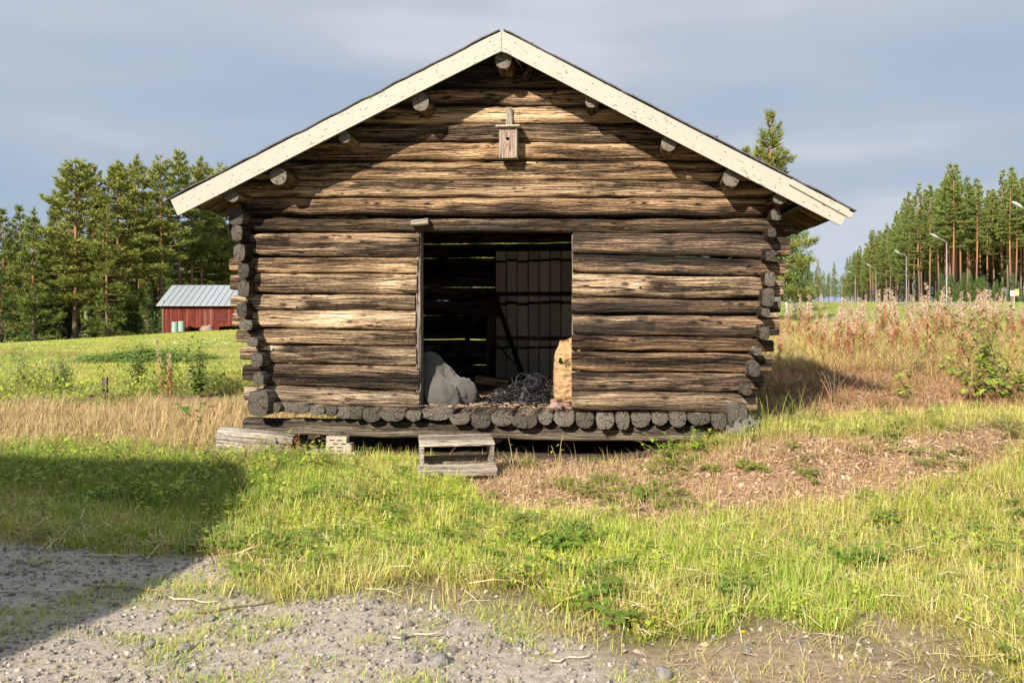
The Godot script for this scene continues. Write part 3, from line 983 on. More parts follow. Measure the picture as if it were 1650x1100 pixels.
func build_sack() -> void:
	var sack := thing("paper_sack", "tall crumpled tan paper sack standing inside the right door post", "sack", at_barn(0.63, 0.515, -0.40), barn_xf.basis.get_euler().y + 0.1)
	var p := PackedVector3Array()
	var cc := PackedColorArray()
	var uv := PackedVector2Array()
	var N := 57
	for i in 61:
		var t := i / 60.0
		for j in N:
			var a := TAU * j / (N - 1)
			var c := cos(a)
			var s := sin(a)
			var r := pow(pow(absf(c), 3.6) + pow(absf(s), 3.6), -1.0 / 3.6)
			var wx := lerpf(0.155, 0.168, sin(t * PI)) * (1.0 - 0.22 * smoothstep(0.72, 1.0, t))
			var wz := 0.105 * (1.0 - 0.75 * smoothstep(0.68, 1.0, t)) * (0.9 + 0.1 * sin(t * PI))
			var cr := 0.024 * n2.get_noise_3d(c * 2.2, t * 11.0, s * 2.2 + 5.0) + 0.009 * n2.get_noise_3d(c * 4.0 + 9.0, t * 42.0 + c * 6.0, s * 4.0)
			cr = -absf(cr) * 1.5 + 0.006
			var x := c * r * (wx + cr)
			var z := s * r * (wz + cr * 1.6)
			var y := t * 0.62
			# the top folds into a peak that leans to the right
			y += smoothstep(0.75, 1.0, t) * (0.035 * x / 0.15 + 0.012 * sin(a * 3.0))
			if t < 0.06:
				x *= 0.86 + t * 2.3
				z *= 0.86 + t * 2.3
			p.append(Vector3(x + 0.02 * t, y, z))
			cc.append(Color(.43, .285, .15) * (0.95 + 0.3 * n2.get_noise_3d(c * 3.0, t * 9.0, s * 3.0)))
			uv.append(Vector2(a, t))
	var m := MB.new()
	m.grid(p, N, cc, uv, true, true)
	part("bag", m.mesh(mat.paper), sack)
	var green := flat_mat("green_ink", 0.9, 0.1)
	green.albedo_color = Color(.05, .13, .07)
	var q := MB.new()
	q.box(Vector3(-0.10, 0.415, 0.119), Vector3(0.022, 0.045, 0.003), Basis(Vector3.BACK, -0.2), Color(.5, .9, .7), 0.0)
	q.box(Vector3(-0.096, 0.392, 0.119), Vector3(0.045, 0.014, 0.003), Basis(Vector3.BACK, 0.1), Color.WHITE, 0.0)
	part("printed_emblem", q.mesh(green), sack)
	for row in [["ste", -0.068, 0.402], ["yte", -0.062, 0.368]]:
		var tm := TextMesh.new()
		var sf := SystemFont.new()
		sf.font_names = PackedStringArray(["Droid Sans"])
		tm.font = sf
		tm.text = row[0]
		tm.font_size = 32
		tm.pixel_size = 0.0014
		tm.depth = 0.003
		tm.horizontal_alignment = HORIZONTAL_ALIGNMENT_LEFT
		tm.material = green
		var o := part("printed_lettering", tm, sack)
		o.position = Vector3(row[1], row[2], 0.121)
		o.rotation.z = 0.22

func build_wire() -> void:
	var m := MB.new()
	var r := RandomNumberGenerator.new()
	r.seed = 77
	for k in 130:
		var c := Vector3(r.randf_range(-0.13, 0.13), r.randf_range(0.05, 0.17), r.randf_range(-0.10, 0.10))
		var rad := r.randf_range(0.05, 0.13)
		if k > 84:
			c = Vector3(r.randf_range(-0.42, -0.16), r.randf_range(0.01, 0.07), r.randf_range(-0.12, 0.12))
			rad = r.randf_range(0.04, 0.09)
		var b := Basis.from_euler(Vector3(r.randf() * TAU, r.randf() * TAU, r.randf() * TAU))
		var p := PackedVector3Array()
		var rd := PackedFloat32Array()
		var n := 22
		var turn := r.randf_range(3.0, 7.5)
		for i in n:
			var a := turn * i / n
			var q := b * Vector3(cos(a), sin(a), (a - 2.0) * 0.12) * rad * (1.0 + 0.45 * sin(a * 2.3 + k))
			q = c + q
			q.y = maxf(q.y, 0.006)
			p.append(q)
			rd.append(0.0032 if k % 9 else 0.009)
		m.tube(p, rd, 4, PackedColorArray([Color(.022, .023, .025) if k % 6 else Color(.09, .09, .095)]))
	var o := part("wire_tangle", m.mesh(mat.plastic), self)
	tag(o, "tangled heap of black netting and wire on the floor beside the paper sack", "wire tangle")
	o.transform = barn_xf * Transform3D(Basis(Vector3.UP, 0.0).scaled(Vector3.ONE * 1.08), Vector3(0.26, 0.475, -0.55))

func build_step() -> void:
	var st := thing("wooden_step", "low grey wooden step stool standing in the grass below the doorway", "step", Vector3(-0.455, gh(-0.455, -7.85), -7.85), 0.16)
	var tilt := Basis(Vector3.RIGHT, 0.17)
	var c := Color(.80, .76, .70)
	var y := 0.31
	for s in [[0.06, 0.13], [-0.075, 0.13]]:
		board("top_board", st, Vector3(0, y, -0.15) + tilt * Vector3(0, 0, s[0]), Vector3(0.64, 0.026, s[1]), tilt, mat.pale_wood, c)
	for s in [-1.0, 1.0]:
		board("side_panel", st, Vector3(s * 0.298, 0.205, -0.15), Vector3(0.03, 0.19, 0.27), tilt, mat.pale_wood, c * 0.9)
		board("leg", st, Vector3(s * 0.27 - 0.005, 0.045, -0.02 + 0.02 * s), Vector3(0.05, 0.19, 0.03), Basis(), mat.pale_wood, c * 0.85)
		board("foot_rail", st, Vector3(s * 0.30, 0.075, -0.06), Vector3(0.026, 0.07, 0.42), tilt, mat.pale_wood, c * 0.8)
	board("lower_tread", st, Vector3(-0.012, 0.112, 0.075), Vector3(0.66, 0.03, 0.15), tilt, mat.pale_wood, c * 1.08)
	board("tread_front", st, Vector3(-0.012, 0.075, 0.14), Vector3(0.64, 0.04, 0.02), tilt, mat.pale_wood, c * .9)
	board("back_board", st, Vector3(0, 0.13, -0.27), Vector3(0.57, 0.075, 0.022), tilt, mat.pale_wood, c * 0.8)

func rock_mesh(sd: int, s: Vector3, col: Color, n := 10, m_name := "stone") -> ArrayMesh:
	var p := PackedVector3Array()
	var cc := PackedColorArray()
	var uv := PackedVector2Array()
	for i in n + 1:
		var th := PI * i / n
		for j in n * 2 + 1:
			var ph := TAU * j / (n * 2)
			var d := Vector3(sin(th) * cos(ph), cos(th), sin(th) * sin(ph))
			var r := 1.0 + 0.55 * n2.get_noise_3d(d.x * 1.6 + sd * 9.0, d.y * 1.6, d.z * 1.6)
			r *= 1.0 + 0.25 * n2.get_noise_3d(d.x * 5.0 + sd * 9.0, d.y * 5.0, d.z * 5.0)
			p.append(d * r * s)
			cc.append(col * (0.9 + 0.3 * n2.get_noise_3d(d.x * 3.0, d.y * 3.0 + sd, d.z * 3.0)))
			uv.append(Vector2(ph, th))
	var m := MB.new()
	m.grid(p, n * 2 + 1, cc, uv, true, false)
	return m.mesh(mat[m_name])

func build_foundation() -> void:
	# squared timber under the left corner, on pale stones
	var t := part("timber_block", log_mesh(Vector3(-0.37, 0.035, 0), Vector3(0.36, -0.035, 0.04), 0.10, 0.10, 0.10, 7.0, 88, mat.pale_wood, Color(.95, .92, .88), {"wob": 0.005, "crack": 0.4, "end_tint": Color(.25, .23, .2)}), self)
	tag(t, "squared grey timber block under the left front corner of the barn", "timber block")
	t.position = Vector3(-2.45, 0.165, -8.98)
	for q in [[-2.5, -9.0, 0.07, .34, .10, "pale mossy stone under the grey timber block"], [-1.86, -8.82, 0.05, .11, .08, "white stone left of the perforated brick"], [2.16, -8.62, .34, .14, .13, "grey corner stone under the right front corner of the barn"]]:
		var s := part("foundation_stone", rock_mesh(int(q[0] * 10), Vector3(q[3], q[4], 0.13), Color(.62, .59, .54) if q[2] < 0.2 else Color(.30, .29, .27), 12), self)
		tag(s, q[5], "stone")
		s.position = Vector3(q[0], q[2] - 0.02, q[1])
	for q in [[-2.2, -3.9], [2.0, -3.9], [0.0, -2.1], [-2.3, -0.4], [1.9, -0.4]]:
		var s := part("foundation_stone", rock_mesh(int(q[0] * 7 + 40), Vector3(.24, .26, .2), Color(.4, .38, .36), 10), self)
		tag(s, "rough stone carrying the sill in the dark beneath the barn floor", "stone", "stones beneath the barn floor")
		s.position = at_barn(q[0], -0.02, q[1])
	# broken perforated brick
	var br := CSGCombiner3D.new()
	put(br, "perforated_brick", self)
	tag(br, "broken cream perforated brick under the barn's front sill", "brick")
	br.position = Vector3(-1.635, 0.095, -8.93)
	br.rotation = Vector3(-0.05, -0.05, -0.03)
	var bm := StandardMaterial3D.new()
	bm.albedo_color = Color(.60, .53, .41).linear_to_srgb()
	bm.roughness = 0.95
	bm.albedo_texture = mat.earth.albedo_texture
	bm.uv1_triplanar = true
	bm.uv1_scale = Vector3.ONE * 3.0
	var shape := [[0.0, 0.0, 0.28, 0.24, 0, "body"], [0.10, 0.1, 0.09, 0.08, 2, "broken_corner"], [0.15, 0.04, 0.09, 0.12, 2, "broken_corner_lower"]]
	for s in shape:
		var b := CSGBox3D.new()
		b.size = Vector3(s[2], s[3], 0.12 if s[4] == 0 else 0.2)
		b.position = Vector3(s[0], s[1], 0)
		b.operation = s[4]
		b.material = bm
		put(b, s[5], br)
	var rows := [[0.085, 0], [0.052, 1], [0.018, 0], [-0.015, 0], [-0.048, 1], [-0.082, 0]]
	for r in rows:
		for cidx in 2 + r[1]:
			var b := CSGBox3D.new()
			b.size = Vector3(0.05, 0.011, 0.2)
			b.position = Vector3(-0.085 + cidx * 0.078 + r[1] * 0.038, r[0], 0)
			b.operation = CSGShape3D.OPERATION_SUBTRACTION
			b.material = bm
			put(b, "slot", br)

# ---------------------------------------------------------------- ground
func build_ground() -> void:
	var p := PackedVector3Array()
	var cc := PackedColorArray()
	var uv := PackedVector2Array()
	# rings round the viewpoint, fine towards the barn
	var ang := PackedFloat32Array()
	for k in 261:
		ang.append(lerpf(-0.72, 0.72, k / 260.0))
	for k in range(1, 46):
		ang.append(0.72 + (TAU - 1.44) * k / 45.0)
	var r := 0.4
	while r < 1600.0:
		for a in ang:
			var x := sin(a) * r
			var z := -cos(a) * r
			var y := gh(x, z)
			var q := zone(x, z)
			var m := n1.get_noise_2d(x * 3.0, z * 3.0)
			var m2 := n1.get_noise_2d(x * 0.5 + 9.0, z * 0.5)
			var c := Color(.27, .29, .085).lerp(Color(.46, .41, .21), clampf(0.4 + m * 0.8, 0, 1))
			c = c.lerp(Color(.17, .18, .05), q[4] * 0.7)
			c = c.lerp(Color(.34, .41, .10).lerp(Color(.47, .46, .18), clampf(0.5 + m2, 0, 1)), q[5])
			c = c.lerp(Color(.56, .49, .26), q[6] * 0.8)
			c = c.lerp(Color(.55, .375, .235), q[3])
			c = c.lerp(Color(.56, .365, .235) * (1.0 + 0.5 * m), q[2])
			c = c.lerp(Color(.56, .42, .31), q[1])
			c = c.lerp(Color(.70, .615, .53).lerp(Color(.64, .51, .40), clampf(0.3 + m2 * 1.2, 0, 1)), q[0])
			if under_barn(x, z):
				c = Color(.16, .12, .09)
			c.a = 1.0
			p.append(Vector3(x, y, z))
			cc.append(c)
			uv.append(Vector2(x, z))
		r *= 1.034 if r < 40.0 else 1.07
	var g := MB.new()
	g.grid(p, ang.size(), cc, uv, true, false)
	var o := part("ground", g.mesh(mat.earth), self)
	tag(o, "uneven meadow ground with gravel in front of the barn", "ground", "", "structure")

func strip(pts: Array, w: float, lift: float, col: Color, called: String, label: String, m: Material) -> void:
	var s := MB.new()
	for i in pts.size() - 1:
		for sub in 6:
			var a: Vector2 = pts[i].lerp(pts[i + 1], sub / 6.0)
			var b: Vector2 = pts[i].lerp(pts[i + 1], (sub + 1) / 6.0)
			var nrm := (b - a).orthogonal().normalized() * w * 0.5
			var q := []
			for v in [a - nrm, a + nrm, b + nrm, b - nrm]:
				q.append(Vector3(v.x, gh(v.x, v.y) + lift, v.y))
			if (q[1] - q[0]).cross(q[3] - q[0]).y > 0:
				s.quad(q[0], q[1], q[2], q[3], col)
			else:
				s.quad(q[3], q[2], q[1], q[0], col)
	tag(part(called, s.mesh(m), self), label, "road", "", "structure")

# ---------------------------------------------------------------- plants
func blade(m: MB, at: Vector3, dir: float, len: float, w: float, lean: float, bend: float, c: Color, tipc: Color, n := 3) -> void:
	var f := Vector3(cos(dir), 0, sin(dir))
	var s := Vector3(-f.z, 0, f.x)
	var prev_l := at - s * w * 0.5
	var prev_r := at + s * w * 0.5
	var p := at
	var ang := lean
	for i in n:
		ang += bend / n
		p += (f * sin(ang) + Vector3.UP * cos(ang)) * len / n
		var t := float(i + 1) / n
		var ww := w * (1.0 - t * 0.75)
		var cl := c.lerp(tipc, t)
		if i == n - 1:
			m.tri(prev_l, prev_r, p, cl)
		else:
			var l := p - s * ww * 0.5
			var r := p + s * ww * 0.5
			m.quad(prev_l, prev_r, r, l, cl)
			prev_l = l
			prev_r = r

func tuft(sd: int, n: int, spread: float, hmin: float, hmax: float, w: float, c0: Color, c1: Color, dry: float, material: Material, seg := 3) -> ArrayMesh:
	var r := RandomNumberGenerator.new()
	r.seed = sd
	var m := MB.new()
	for k in n:
		var a := r.randf() * TAU
		var rad := spread * sqrt(r.randf())
		var at := Vector3(cos(a) * rad, -0.01, sin(a) * rad)
		var c := c0.lerp(c1, r.randf())
		if r.randf() < dry:
			c = Color(.55, .44, .22).lerp(Color(.42, .30, .16), r.randf())
		blade(m, at, a + r.randf_range(-1.2, 1.2), r.randf_range(hmin, hmax), w * r.randf_range(0.7, 1.3), r.randf_range(0.02, 0.45), r.randf_range(0.1, 1.3), c * 0.9, c * 1.12, seg)
	return m.mesh(material)

# a leaf folded along its midrib, six faces
func leaf(m: MB, at: Vector3, dir: Vector3, up: Vector3, len: float, w: float, c: Color, droop := 0.25) -> void:
	var s := dir.cross(up).normalized()
	var u := s.cross(dir).normalized()
	var a := at
	var b := at + dir * len * 0.45 + u * len * 0.06
	var e := at + dir * len - u * len * droop
	var l := at + dir * len * 0.36 - s * w * 0.5 + u * w * 0.14
	var r := at + dir * len * 0.36 + s * w * 0.5 + u * w * 0.14
	var l2 := at + dir * len * 0.72 - s * w * 0.33 - u * len * droop * 0.35
	var r2 := at + dir * len * 0.72 + s * w * 0.33 - u * len * droop * 0.35
	m.tri(a, r, b, c)
	m.tri(a, b, l, c * 0.96)
	m.tri(b, r, r2, c)
	m.tri(b, l2, l, c * 0.96)
	m.tri(b, r2, e, c * 1.03)
	m.tri(b, e, l2, c)

# a leafy plant: [stems, leaves]
func weed(sd: int, h: float, stems: int, leaves: int, ll: float, lw: float, spread: float, c0: Color, c1: Color, stem_c: Color, from := 0.25) -> Array:
	var r := RandomNumberGenerator.new()
	r.seed = sd
	var sm := MB.new()
	var lm := MB.new()
	for k in stems:
		var a := r.randf() * TAU
		var lean := r.randf_range(0.0, spread)
		var hh := h * r.randf_range(0.6, 1.0)
		var p := PackedVector3Array()
		var rd := PackedFloat32Array()
		var base := Vector3(cos(a), 0, sin(a)) * r.randf_range(0.0, spread * 0.25)
		for i in 7:
			var t := i / 6.0
			p.append(base + Vector3(cos(a) * lean * t * t, hh * t * (1.0 - 0.12 * t * lean), sin(a) * lean * t * t) + Vector3(r.randf_range(-1, 1), 0, r.randf_range(-1, 1)) * 0.02 * h * t)
			rd.append(lerpf(0.0045, 0.0015, t) * (0.6 + h))
		sm.tube(p, rd, 4, PackedColorArray([stem_c]))
		for i in leaves:
			var t := lerpf(from, 1.0, (i + r.randf()) / leaves)
			var seg := minf(t * 6.0, 5.99)
			var q := p[int(seg)].lerp(p[int(seg) + 1], seg - int(seg))
			var az := i * 2.4 + r.randf_range(-0.5, 0.5)
			var dir := Vector3(cos(az), r.randf_range(-0.15, 0.55), sin(az)).normalized()
			var sz := r.randf_range(0.6, 1.1) * (1.1 - 0.45 * t)
			var c := c0.lerp(c1, r.randf())
			leaf(lm, q + dir * ll * 0.15, dir, Vector3.UP, ll * sz, lw * sz, c, r.randf_range(0.1, 0.5))
	return [sm.mesh(mat.bark), lm.mesh(mat.leaf)]

func weed_thing(called: String, label: String, cat: String, parts: Array, x: float, z: float, turn := 0.0, group := "") -> Node3D:
	var o := thing(called, label, cat, Vector3(x, gh(x, z) - 0.01, z), turn, group)
	part("stem", parts[0], o)
	part("leaves", parts[1], o)
	if parts.size() > 2:
		part("seed_head", parts[2], o)
	return o

func fireweed(sd: int, red: float, tall: float) -> Array:
	var r := RandomNumberGenerator.new()
	r.seed = sd
	var sm := MB.new()
	var lm := MB.new()
	var fm := MB.new()
	var h := tall
	var p := PackedVector3Array()
	var rd := PackedFloat32Array()
	var lx := r.randf_range(-0.12, 0.12)
	var lz := r.randf_range(-0.1, 0.1)
	for i in 8:
		var t := i / 7.0
		p.append(Vector3(lx * t * t, h * t, lz * t * t))
		rd.append(lerpf(0.006, 0.002, t))
	sm.tube(p, rd, 4, PackedColorArray([Color(.40, .17, .10).lerp(Color(.45, .30, .20), r.randf())]))
	for i in 85:
		var t := r.randf_range(0.12, 0.68)
		var q := Vector3(lx * t * t, h * t, lz * t * t)
		var az := r.randf() * TAU
		var dir := Vector3(cos(az), r.randf_range(-0.7, 0.35), sin(az)).normalized()
		var c := Color(.44, .09, .065).lerp(Color(.54, .22, .12), r.randf())
		if r.randf() > red:
			c = Color(.36, .28, .10).lerp(Color(.46, .31, .16), r.randf())
			if r.randf() < 0.2:
				c = Color(.22, .28, .06)
		leaf(lm, q, dir, Vector3.UP, r.randf_range(0.08, 0.14), r.randf_range(0.020, 0.034), c, 0.4)
	for i in 95:
		var t := r.randf_range(0.62, 1.0)
		var q := Vector3(lx * t * t, h * t, lz * t * t)
		var az := r.randf() * TAU
		var len := r.randf_range(0.03, 0.085) * (1.35 - t * 0.6)
		var dir := Vector3(cos(az), r.randf_range(-0.3, 0.9), sin(az)).normalized()
		var sd2 := dir.cross(Vector3.UP).normalized() * r.randf_range(0.006, 0.016)
		var c := Color(.56, .43, .30).lerp(Color(.84, .72, .56), r.randf())
		fm.tri(q - sd2 * 0.4, q + dir * len + sd2, q + dir * len * 0.9 - sd2, c)
		fm.tri(q, q + dir * len * 0.8 + Vector3(0, 0.012, 0), q + dir * len - Vector3(0, 0.012, 0), c * 0.9)
	return [sm.mesh(mat.bark), lm.mesh(mat.leaf), fm.mesh(mat.fluff)]

# ---------------------------------------------------------------- trees
func needle_clump(m: MB, r: RandomNumberGenerator, at: Vector3, out: Vector3, len: float, w: float, n: int, c: Color) -> void:
	for k in n:
		var d := (out * 0.8 + Vector3(r.randf_range(-1, 1), r.randf_range(-0.35, 1.05), r.randf_range(-1, 1)) * 0.95).normalized()
		var s := d.cross(Vector3(r.randf_range(-1, 1), r.randf_range(-1, 1), r.randf_range(-1, 1))).normalized() * w
		var l := len * r.randf_range(0.65, 1.15)
		var cl := c * r.randf_range(0.75, 1.25)
		m.tri(at - s * 0.6, at + s * 0.6, at + d * l, cl)

# pine: [trunk, limbs, crown]
func pine(sd: int, h: float, base: float, rad: float, tr: float, dens: float, blade_w: float, c0: Color, c1: Color, shape := 0.0) -> Array:
	var r := RandomNumberGenerator.new()
	r.seed = sd
	var tm := MB.new()
	var bm := MB.new()
	var nm := MB.new()
	var p := PackedVector3Array()
	var rd := PackedFloat32Array()
	var cc := PackedColorArray()
	var bx := r.randf_range(-0.25, 0.25)
	var bz := r.randf_range(-0.25, 0.25)
	for i in 15:
		var t := i / 14.0
		p.append(Vector3(bx * sin(t * 3.0) , h * t - 0.1, bz * sin(t * 2.6)))
		rd.append(tr * (1.0 - 0.86 * pow(t, 0.85)) * (1.25 if i == 0 else 1.0))
		cc.append(Color(.17, .13, .11).lerp(Color(.42, .20, .10), smoothstep(0.15, 0.5, t + r.randf_range(-0.05, 0.05))) * r.randf_range(0.85, 1.1))
	tm.tube(p, rd, 7, cc)
	var y := h * base
	var n_lev := 0
	while y < h * 0.985:
		var t := (y - h * base) / (h * (1.0 - base))
		var prof := lerpf(minf(1.0, 0.55 + t * 2.0) * (1.0 - pow(t, 1.6)) + 0.10, (1.02 - t), shape)
		var nb := r.randi_range(3, 5) if t < 0.9 else 3
		var az0 := r.randf() * TAU
		for k in nb:
			if r.randf() < 0.14:
				continue
			var az := az0 + TAU * k / nb + r.randf_range(-0.35, 0.35)
			var len := rad * prof * r.randf_range(0.6, 1.12)
			var el := lerpf(-0.12, 0.75, t * t) + r.randf_range(-0.12, 0.2)
			if shape > 0.5:
				el -= 0.2
			var dir := Vector3(cos(az) * cos(el), sin(el), sin(az) * cos(el))
			var tt := y / h
			var at := Vector3(bx * sin(tt * 3.0), y - 0.1, bz * sin(tt * 2.6))
			var q := PackedVector3Array([at, at + dir * len * 0.5 + Vector3(0, -0.03 * len, 0), at + dir * len + Vector3(0, 0.10 * len, 0)])
			bm.tube(q, PackedFloat32Array([0.022 + 0.012 * len, 0.014 + 0.007 * len, 0.006]), 3, PackedColorArray([Color(.28, .16, .10), Color(.20, .14, .10), Color(.14, .12, .08)]))
			var side := dir.cross(Vector3.UP).normalized()
			var nstep := maxi(2, int(len * dens))
			for s in nstep:
				var f := lerpf(0.28, 1.0, (s + r.randf()) / nstep)
				var pos := at + dir * len * f + Vector3(0, (f * f * 0.12 - f * 0.05) * len, 0)
				var lat := len * 0.34 * (1.15 - f) + 0.06
				for e in 3:
					var o := side * r.randf_range(-1.0, 1.0) * lat + Vector3(0, r.randf_range(-0.05, 0.12), 0)
					needle_clump(nm, r, pos + o, (dir + o.normalized() * 0.6 + Vector3(0, 0.25, 0)).normalized(), 0.34, blade_w, 6, c0.lerp(c1, r.randf()) * lerpf(0.9, 1.1, t))
		y += lerpf(0.50, 0.30, t) * r.randf_range(0.8, 1.2) * (0.55 + h * 0.04)
	needle_clump(nm, r, Vector3(0, h - 0.15, 0), Vector3.UP, 0.4, blade_w, 12, c1)
	return [tm.mesh(mat.bark), bm.mesh(mat.bark), nm.mesh(mat.needles)]

func broadleaf(sd: int, h: float, rad: float, base: float, tr: float, c0: Color, c1: Color, bark_c: Color, n := 2600, ls := 0.16) -> Array:
	var r := RandomNumberGenerator.new()
	r.seed = sd
	var tm := MB.new()
	var bm := MB.new()
	var nm := MB.new()
	var p := PackedVector3Array()
	var rd := PackedFloat32Array()
	for i in 9:
		var t := i / 8.0
		p.append(Vector3(0.15 * sin(t * 4.0 + sd), h * 0.95 * t - 0.1, 0.12 * sin(t * 3.0)))
		rd.append(tr * (1.0 - 0.9 * t))
	tm.tube(p, rd, 6, PackedColorArray([bark_c]))
	var tips := []
	for k in 46:
		var t := lerpf(base, 0.95, r.randf())
		var az := r.randf() * TAU
		var tt := (t - base) / (1.0 - base)
		var len := rad * (0.45 + 0.75 * sin(clampf(tt, 0.05, 1.0) * PI * 0.9)) * r.randf_range(0.6, 1.1)
		var dir := Vector3(cos(az), r.randf_range(0.25, 1.0), sin(az)).normalized()
		var at := Vector3(0.15 * sin(t * 4.0 + sd), h * 0.95 * t, 0.12 * sin(t * 3.0))
		bm.tube(PackedVector3Array([at, at + dir * len * 0.5, at + dir * len]), PackedFloat32Array([tr * 0.3, tr * 0.18, 0.008]), 3, PackedColorArray([bark_c * 0.6]))
		tips.append([at, dir, len])
	for k in n:
		var q = tips[r.randi() % tips.size()]
		var f := lerpf(0.3, 1.08, sqrt(r.randf()))
		var pos: Vector3 = q[0] + q[1] * q[2] * f + Vector3(r.randf_range(-1, 1), r.randf_range(-1, 1), r.randf_range(-1, 1)) * rad * 0.2
		var d := Vector3(r.randf_range(-1, 1), r.randf_range(-0.8, 0.5), r.randf_range(-1, 1)).normalized()
		var s := d.cross(Vector3(r.randf_range(-1, 1), r.randf_range(-1, 1), r.randf_range(-1, 1))).normalized() * ls * 0.4
		var c := c0.lerp(c1, r.randf())
		nm.quad(pos, pos + d * ls * 0.5 + s, pos + d * ls, pos + d * ls * 0.5 - s, c)
	return [tm.mesh(mat.bark), bm.mesh(mat.bark), nm.mesh(mat.leaf)]

func tree_thing(called: String, label: String, parts: Array, x: float, z: float, turn: float, size: float, group := "") -> Node3D:
	var o := thing(called, label, "tree", Vector3(x, gh(x, z), z), turn, group)
	part("trunk", parts[0], o)
	tag(part("limbs", parts[1], o), "", "", "", "stuff")
	part("crown", parts[2], o)
	o.scale = Vector3.ONE * size
	return o

# ---------------------------------------------------------------- what stands farther off
func build_red_shed() -> void:
	var z := -60.0
	var x0 := -22.55
	var x1 := -16.2
	var shed := thing("red_shed", "low red board shed with a grey ribbed metal roof before the pines", "shed", Vector3(0, 0, 0))
	var yb := -1.2
	var yt := 1.26
	var k := 0
	var x := x0
	var gap := [[-20.72, -19.72, -0.12], [-18.95, -17.6, -0.05]]
	while x < x1:
		var w := rr(0.13, 0.2)
		var lo := yb
		for g in gap:
			if x + w * 0.5 > g[0] and x + w * 0.5 < g[1]:
				lo = g[2] + 0.02 * sin(x * 30.0)
		var c := Color(.25, .066, .052) * rr(0.7, 1.2)
		if rng.randf() < 0.12: c = Color(.30, .15, .12)
		board("wall_board", shed, Vector3(x + w * 0.5, (lo + yt) * 0.5, z + 0.01 * (k % 2)), Vector3(w - 0.012, yt - lo, 0.025), Basis(), mat.red_paint, c, 0.004)
		x += w
		k += 1
	for q in 3:
		board("wall", shed, [Vector3(x0 + 0.05, 0.2, z - 2.5), Vector3(x1 - 0.05, 0.2, z - 2.5), Vector3((x0 + x1) * 0.5, 0.2, z - 5.0)][q], [Vector3(0.06, 2.8, 4.9), Vector3(0.06, 2.8, 4.9), Vector3(x1 - x0, 2.8, 0.06)][q], Basis(), mat.red_paint, Color(.27, .06, .045))
	board("eave_board", shed, Vector3((x0 + x1) * 0.5, yt - 0.05, z + 0.05), Vector3(x1 - x0 + 0.1, 0.16, 0.03), Basis(), mat.red_paint, Color(.16, .05, .04))
	# roof: two slopes, ribbed sheets on the near one
	var ridge := Vector3(0, 2.62, z - 2.5)
	for side in 2:
		var run := Vector3(0, -1.36, 2.85 if side == 0 else -2.85)
		var m := MB.new()
		var b := Basis(Vector3.RIGHT, (run.normalized()).cross(Vector3.LEFT), Vector3.ZERO)
		var zz := run.normalized()
		var up := zz.cross(Vector3.RIGHT)
		if up.y < 0: up = -up
		var bs := Basis(Vector3.RIGHT if side == 0 else Vector3.LEFT, up, zz)
		var xx := x0 - 0.3
		var sheet := 0
		while xx < x1 + 0.3:
			var s := MB.new()
			s.box(ridge + run * 0.5 + Vector3(xx + 0.2, 0.02, 0), Vector3(0.395, 0.03, run.length()), bs, Color(.43, .475, .51) * rr(0.95, 1.05), 0.004)
			s.box(ridge + run * 0.5 + Vector3(xx + 0.395, 0, 0) + up * 0.055, Vector3(0.03, 0.05, run.length()), bs, Color(.43, .475, .51), 0.006)
			part("roof_sheet", s.mesh(mat.sheet_metal), shed)
			xx += 0.4
	board("hatch", shed, Vector3(-18.75, 0.55, z + 0.04), Vector3(0.75, 0.55, 0.03), Basis(), mat.red_paint, Color(.17, .055, .045))
	board("corner_board", shed, Vector3(x0 + 0.04, 0.0, z + 0.04), Vector3(0.1, 2.4, 0.03), Basis(), mat.red_paint, Color(.36, .2, .17))
	# what stands before the shed
	for q in [[-20.55, "left of two pale green barrels standing before the red shed"], [-20.13, "right of two pale green barrels standing before the red shed"]]:
		var br := thing("barrel", q[1], "barrel", Vector3(q[0] - 0.95, gh(q[0], -59.3), -59.3), 0.0, "barrels before the red shed")
		var p := PackedVector3Array()
		var rd := PackedFloat32Array()
		for i in 9:
			p.append(Vector3(0, 0.62 * i / 8.0, 0))
			rd.append(0.19 + (0.012 if i % 3 == 0 else 0.0))
		var m := MB.new()
		m.tube(p, rd, 14, PackedColorArray([Color(.28, .42, .38)]), true)
		part("body", m.mesh(mat.plastic), br)
		m = MB.new()
		m.tube(PackedVector3Array([Vector3(0, 0.62, 0), Vector3(0, 0.66, 0)]), PackedFloat32Array([0.2, 0.19]), 14, PackedColorArray([Color(.42, .55, .5)]), true)
		part("lid", m.mesh(mat.plastic), br)
	var st := part("boulder", rock_mesh(4, Vector3(0.4, 0.3, 0.3), Color(.52, .36, .3), 8), self)
	tag(st, "pinkish boulder before the dark opening of the red shed", "boulder")
	st.position = Vector3(-19.5, gh(-19.5, -59.4) + 0.1, -59.4)

